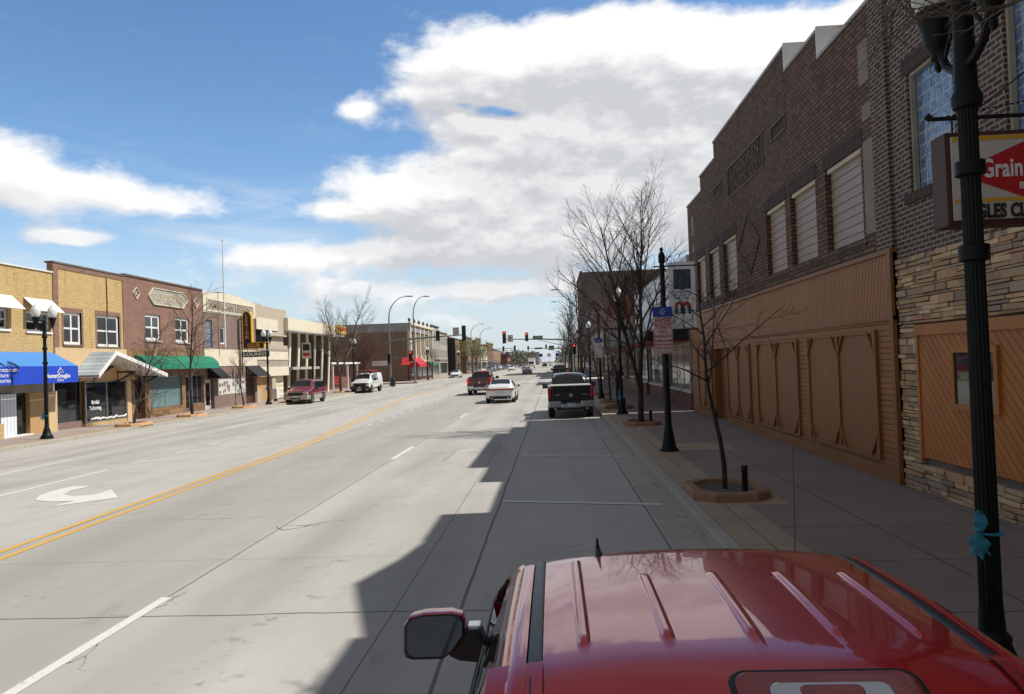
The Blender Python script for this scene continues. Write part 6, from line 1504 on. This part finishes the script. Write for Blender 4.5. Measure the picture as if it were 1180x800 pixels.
def pod(x0,x1,a,b,r,h0,h1,mat,name,par):
    # rounded slab lying on the rear slope of the roof: a,b run down the slope
    A=Vector((0,2.015,1.712)); Bv=Vector((0,1.80,1.646)); d=(Bv-A).normalized(); nn=Vector((0,d.z,-d.y)); nn=nn if nn.z>0 else -nn
    q=[]
    for (cx_,cs,a0) in ((x1-r,b-r,0),(x0+r,b-r,pi/2),(x0+r,a+r,pi),(x1-r,a+r,3*pi/2)):
        for i in range(6):
            an=a0+pi/2*i/5; xx=cx_+r*cos(an); sl_2=cs+r*sin(an); q.append(A+d*sl_2+nn*(h0-.05*((xx-BL)/.235)**2*.25)+Vector((xx,0,0)))
    return MB().prism(q,nn*(h1-h0)).build(name,M[mat],par,bevel=.003)
hs_=pod(BL-.235,BL+.235,.04,.18,.045,-.03,.010,'black_satin','brake_light_housing',ht)
pod(BL-.220,BL+.220,.054,.17,.036,.0,.014,'tail_red','brake_light',hs_)
pod(BL-.145,BL+.145,.101,.165,.025,.0,.017,'lens_clear','cargo_lamp',hs_)
pod(BL-.075,BL+.075,.115,.155,.015,.0,.019,'tail_red','brake_lens',hs_)
# door mirrors
def hero_mirror(s):
    cx=HX+s*1.115; cy=3.56 if s<0 else 3.45; cz=1.25 if s<0 else 1.19
    sh=[]
    outl=[(-.150,-.06),(-.145,.055),(-.12,.092),(-.05,.107),(.08,.110),(.125,.100),(.140,.07),(.135,.01),(.075,-.07),(.03,-.098),(-.11,-.100),(-.142,-.088)]
    # outline with x pointing outward from the cab (negative = outer)
    def ring(k,y,dx=0): return [(cx-s*( -p[0]*k)*(-1)*1.0+dx if False else cx+s*(-p[0])*k+dx,y,cz+p[1]*k+.0) for p in outl]
    m=MB(); rr_=[ring(.965,cy-.055),ring(1.0,cy-.045),ring(1.0,cy-.01),ring(.95,cy+.045),ring(.75,cy+.085),ring(.4,cy+.10)]
    vs=[p for r in rr_ for p in r]; n=len(outl); fs=[]
    for i in range(len(rr_)-1):
        for k in range(n): fs.append((i*n+k,i*n+(k+1)%n,(i+1)*n+(k+1)%n,(i+1)*n+k))
    fs.append(tuple((len(rr_)-1)*n+k for k in range(n)))
    m.add(vs,fs); o=m.build('mirror',M['paint_cherry'],ht,smooth=True,label=None)
    f=MB(); a=ring(.985,cy-.056); b=ring(.91,cy-.060); c=ring(.90,cy-.05); vs=a+b+c; fs=[]
    for i in range(2):
        for k in range(n): fs.append((i*n+k,i*n+(k+1)%n,(i+1)*n+(k+1)%n,(i+1)*n+k))
    f.add(vs,fs); f.build('mirror_rim',M['black_satin'],o)
    g_=MB(); g_.add(ring(.905,cy-.052),[tuple(range(n))]); g_.build('mirror_glass',M['mirror_glass'],o)
    ar_=MB().prism([(cx-s*.05,cy-.03,cz-.095),(cx-s*.12,cy-.03,cz+.03),(cx-s*.205,cy-.03,cz+.02),(cx-s*.24,cy-.02,cz-.08),(cx-s*.24,cy-.02,cz-.14),(cx-s*.1,cy-.03,cz-.12)],(0,.10,0)); ar_.build('mirror_arm',M['black_plastic'],o,bevel=.012)
    MB().box(cx-s*.145,cx-s*.205,cy-.035,cy+.05,cz+.022,cz+.042).build('mirror_cap',M['chrome'],o,bevel=.008)
P('mirror_glass',(.30,.33,.36),.03,1.0)
hero_mirror(-1); hero_mirror(1)

# ---- pedestrian ---------------------------------------------------------------
def person(loc,label,rz=0):
    t=thing('person',label,'person',(0,0,0)); me=bpy.data.meshes.new('body')
    V=[(0,0,.95),(0,.0,1.2),(0,0,1.42),(0,0,1.52),(0,.02,1.62),(0,.02,1.72),(.11,0,.90),(.12,.10,.50),(.12,.02,.08),(.12,.14,.04),(-.11,0,.90),(-.12,-.06,.50),(-.12,-.24,.12),(-.12,-.12,.05),(.20,0,1.40),(.26,-.06,1.12),(.26,.08,.90),(.26,.12,.80),(-.20,0,1.40),(-.26,.04,1.12),(-.26,.16,.92),(-.26,.2,.82)]
    Ed=[(0,1),(1,2),(2,3),(3,4),(4,5),(0,6),(6,7),(7,8),(8,9),(0,10),(10,11),(11,12),(12,13),(2,14),(14,15),(15,16),(16,17),(2,18),(18,19),(19,20),(20,21)]
    Rr=[.16,.16,.17,.06,.095,.085,.11,.075,.05,.045,.11,.075,.05,.045,.075,.05,.04,.035,.075,.05,.04,.035]
    me.from_pydata(V,Ed,[]); o=bpy.data.objects.new('body',me); COL.objects.link(o); o.parent=t; me.materials.append(M['coat_dark'])
    o.modifiers.new('k','SKIN'); 
    for i,s in enumerate(me.skin_vertices[0].data): s.radius=(Rr[i],Rr[i]*.85)
    me.skin_vertices[0].data[0].use_root=True
    m=o.modifiers.new('s','SUBSURF'); m.levels=1; m.render_levels=1
    MB().lathe([(.02,1.60),(.10,1.64),(.108,1.72),(.085,1.80),(.03,1.83)],(0,.0,0),12).build('hair',M['bark_dark'],t,smooth=True)
    t.location=loc; t.rotation_euler=(0,0,rz)
P('coat_dark',(.012,.012,.014),.85)
person((4.75,55,.15),'person in dark clothes walking on the shaded sidewalk',pi)

SC.render.engine='CYCLES'
SC.view_settings.view_transform='Standard'; SC.view_settings.look='None'; SC.view_settings.exposure=0
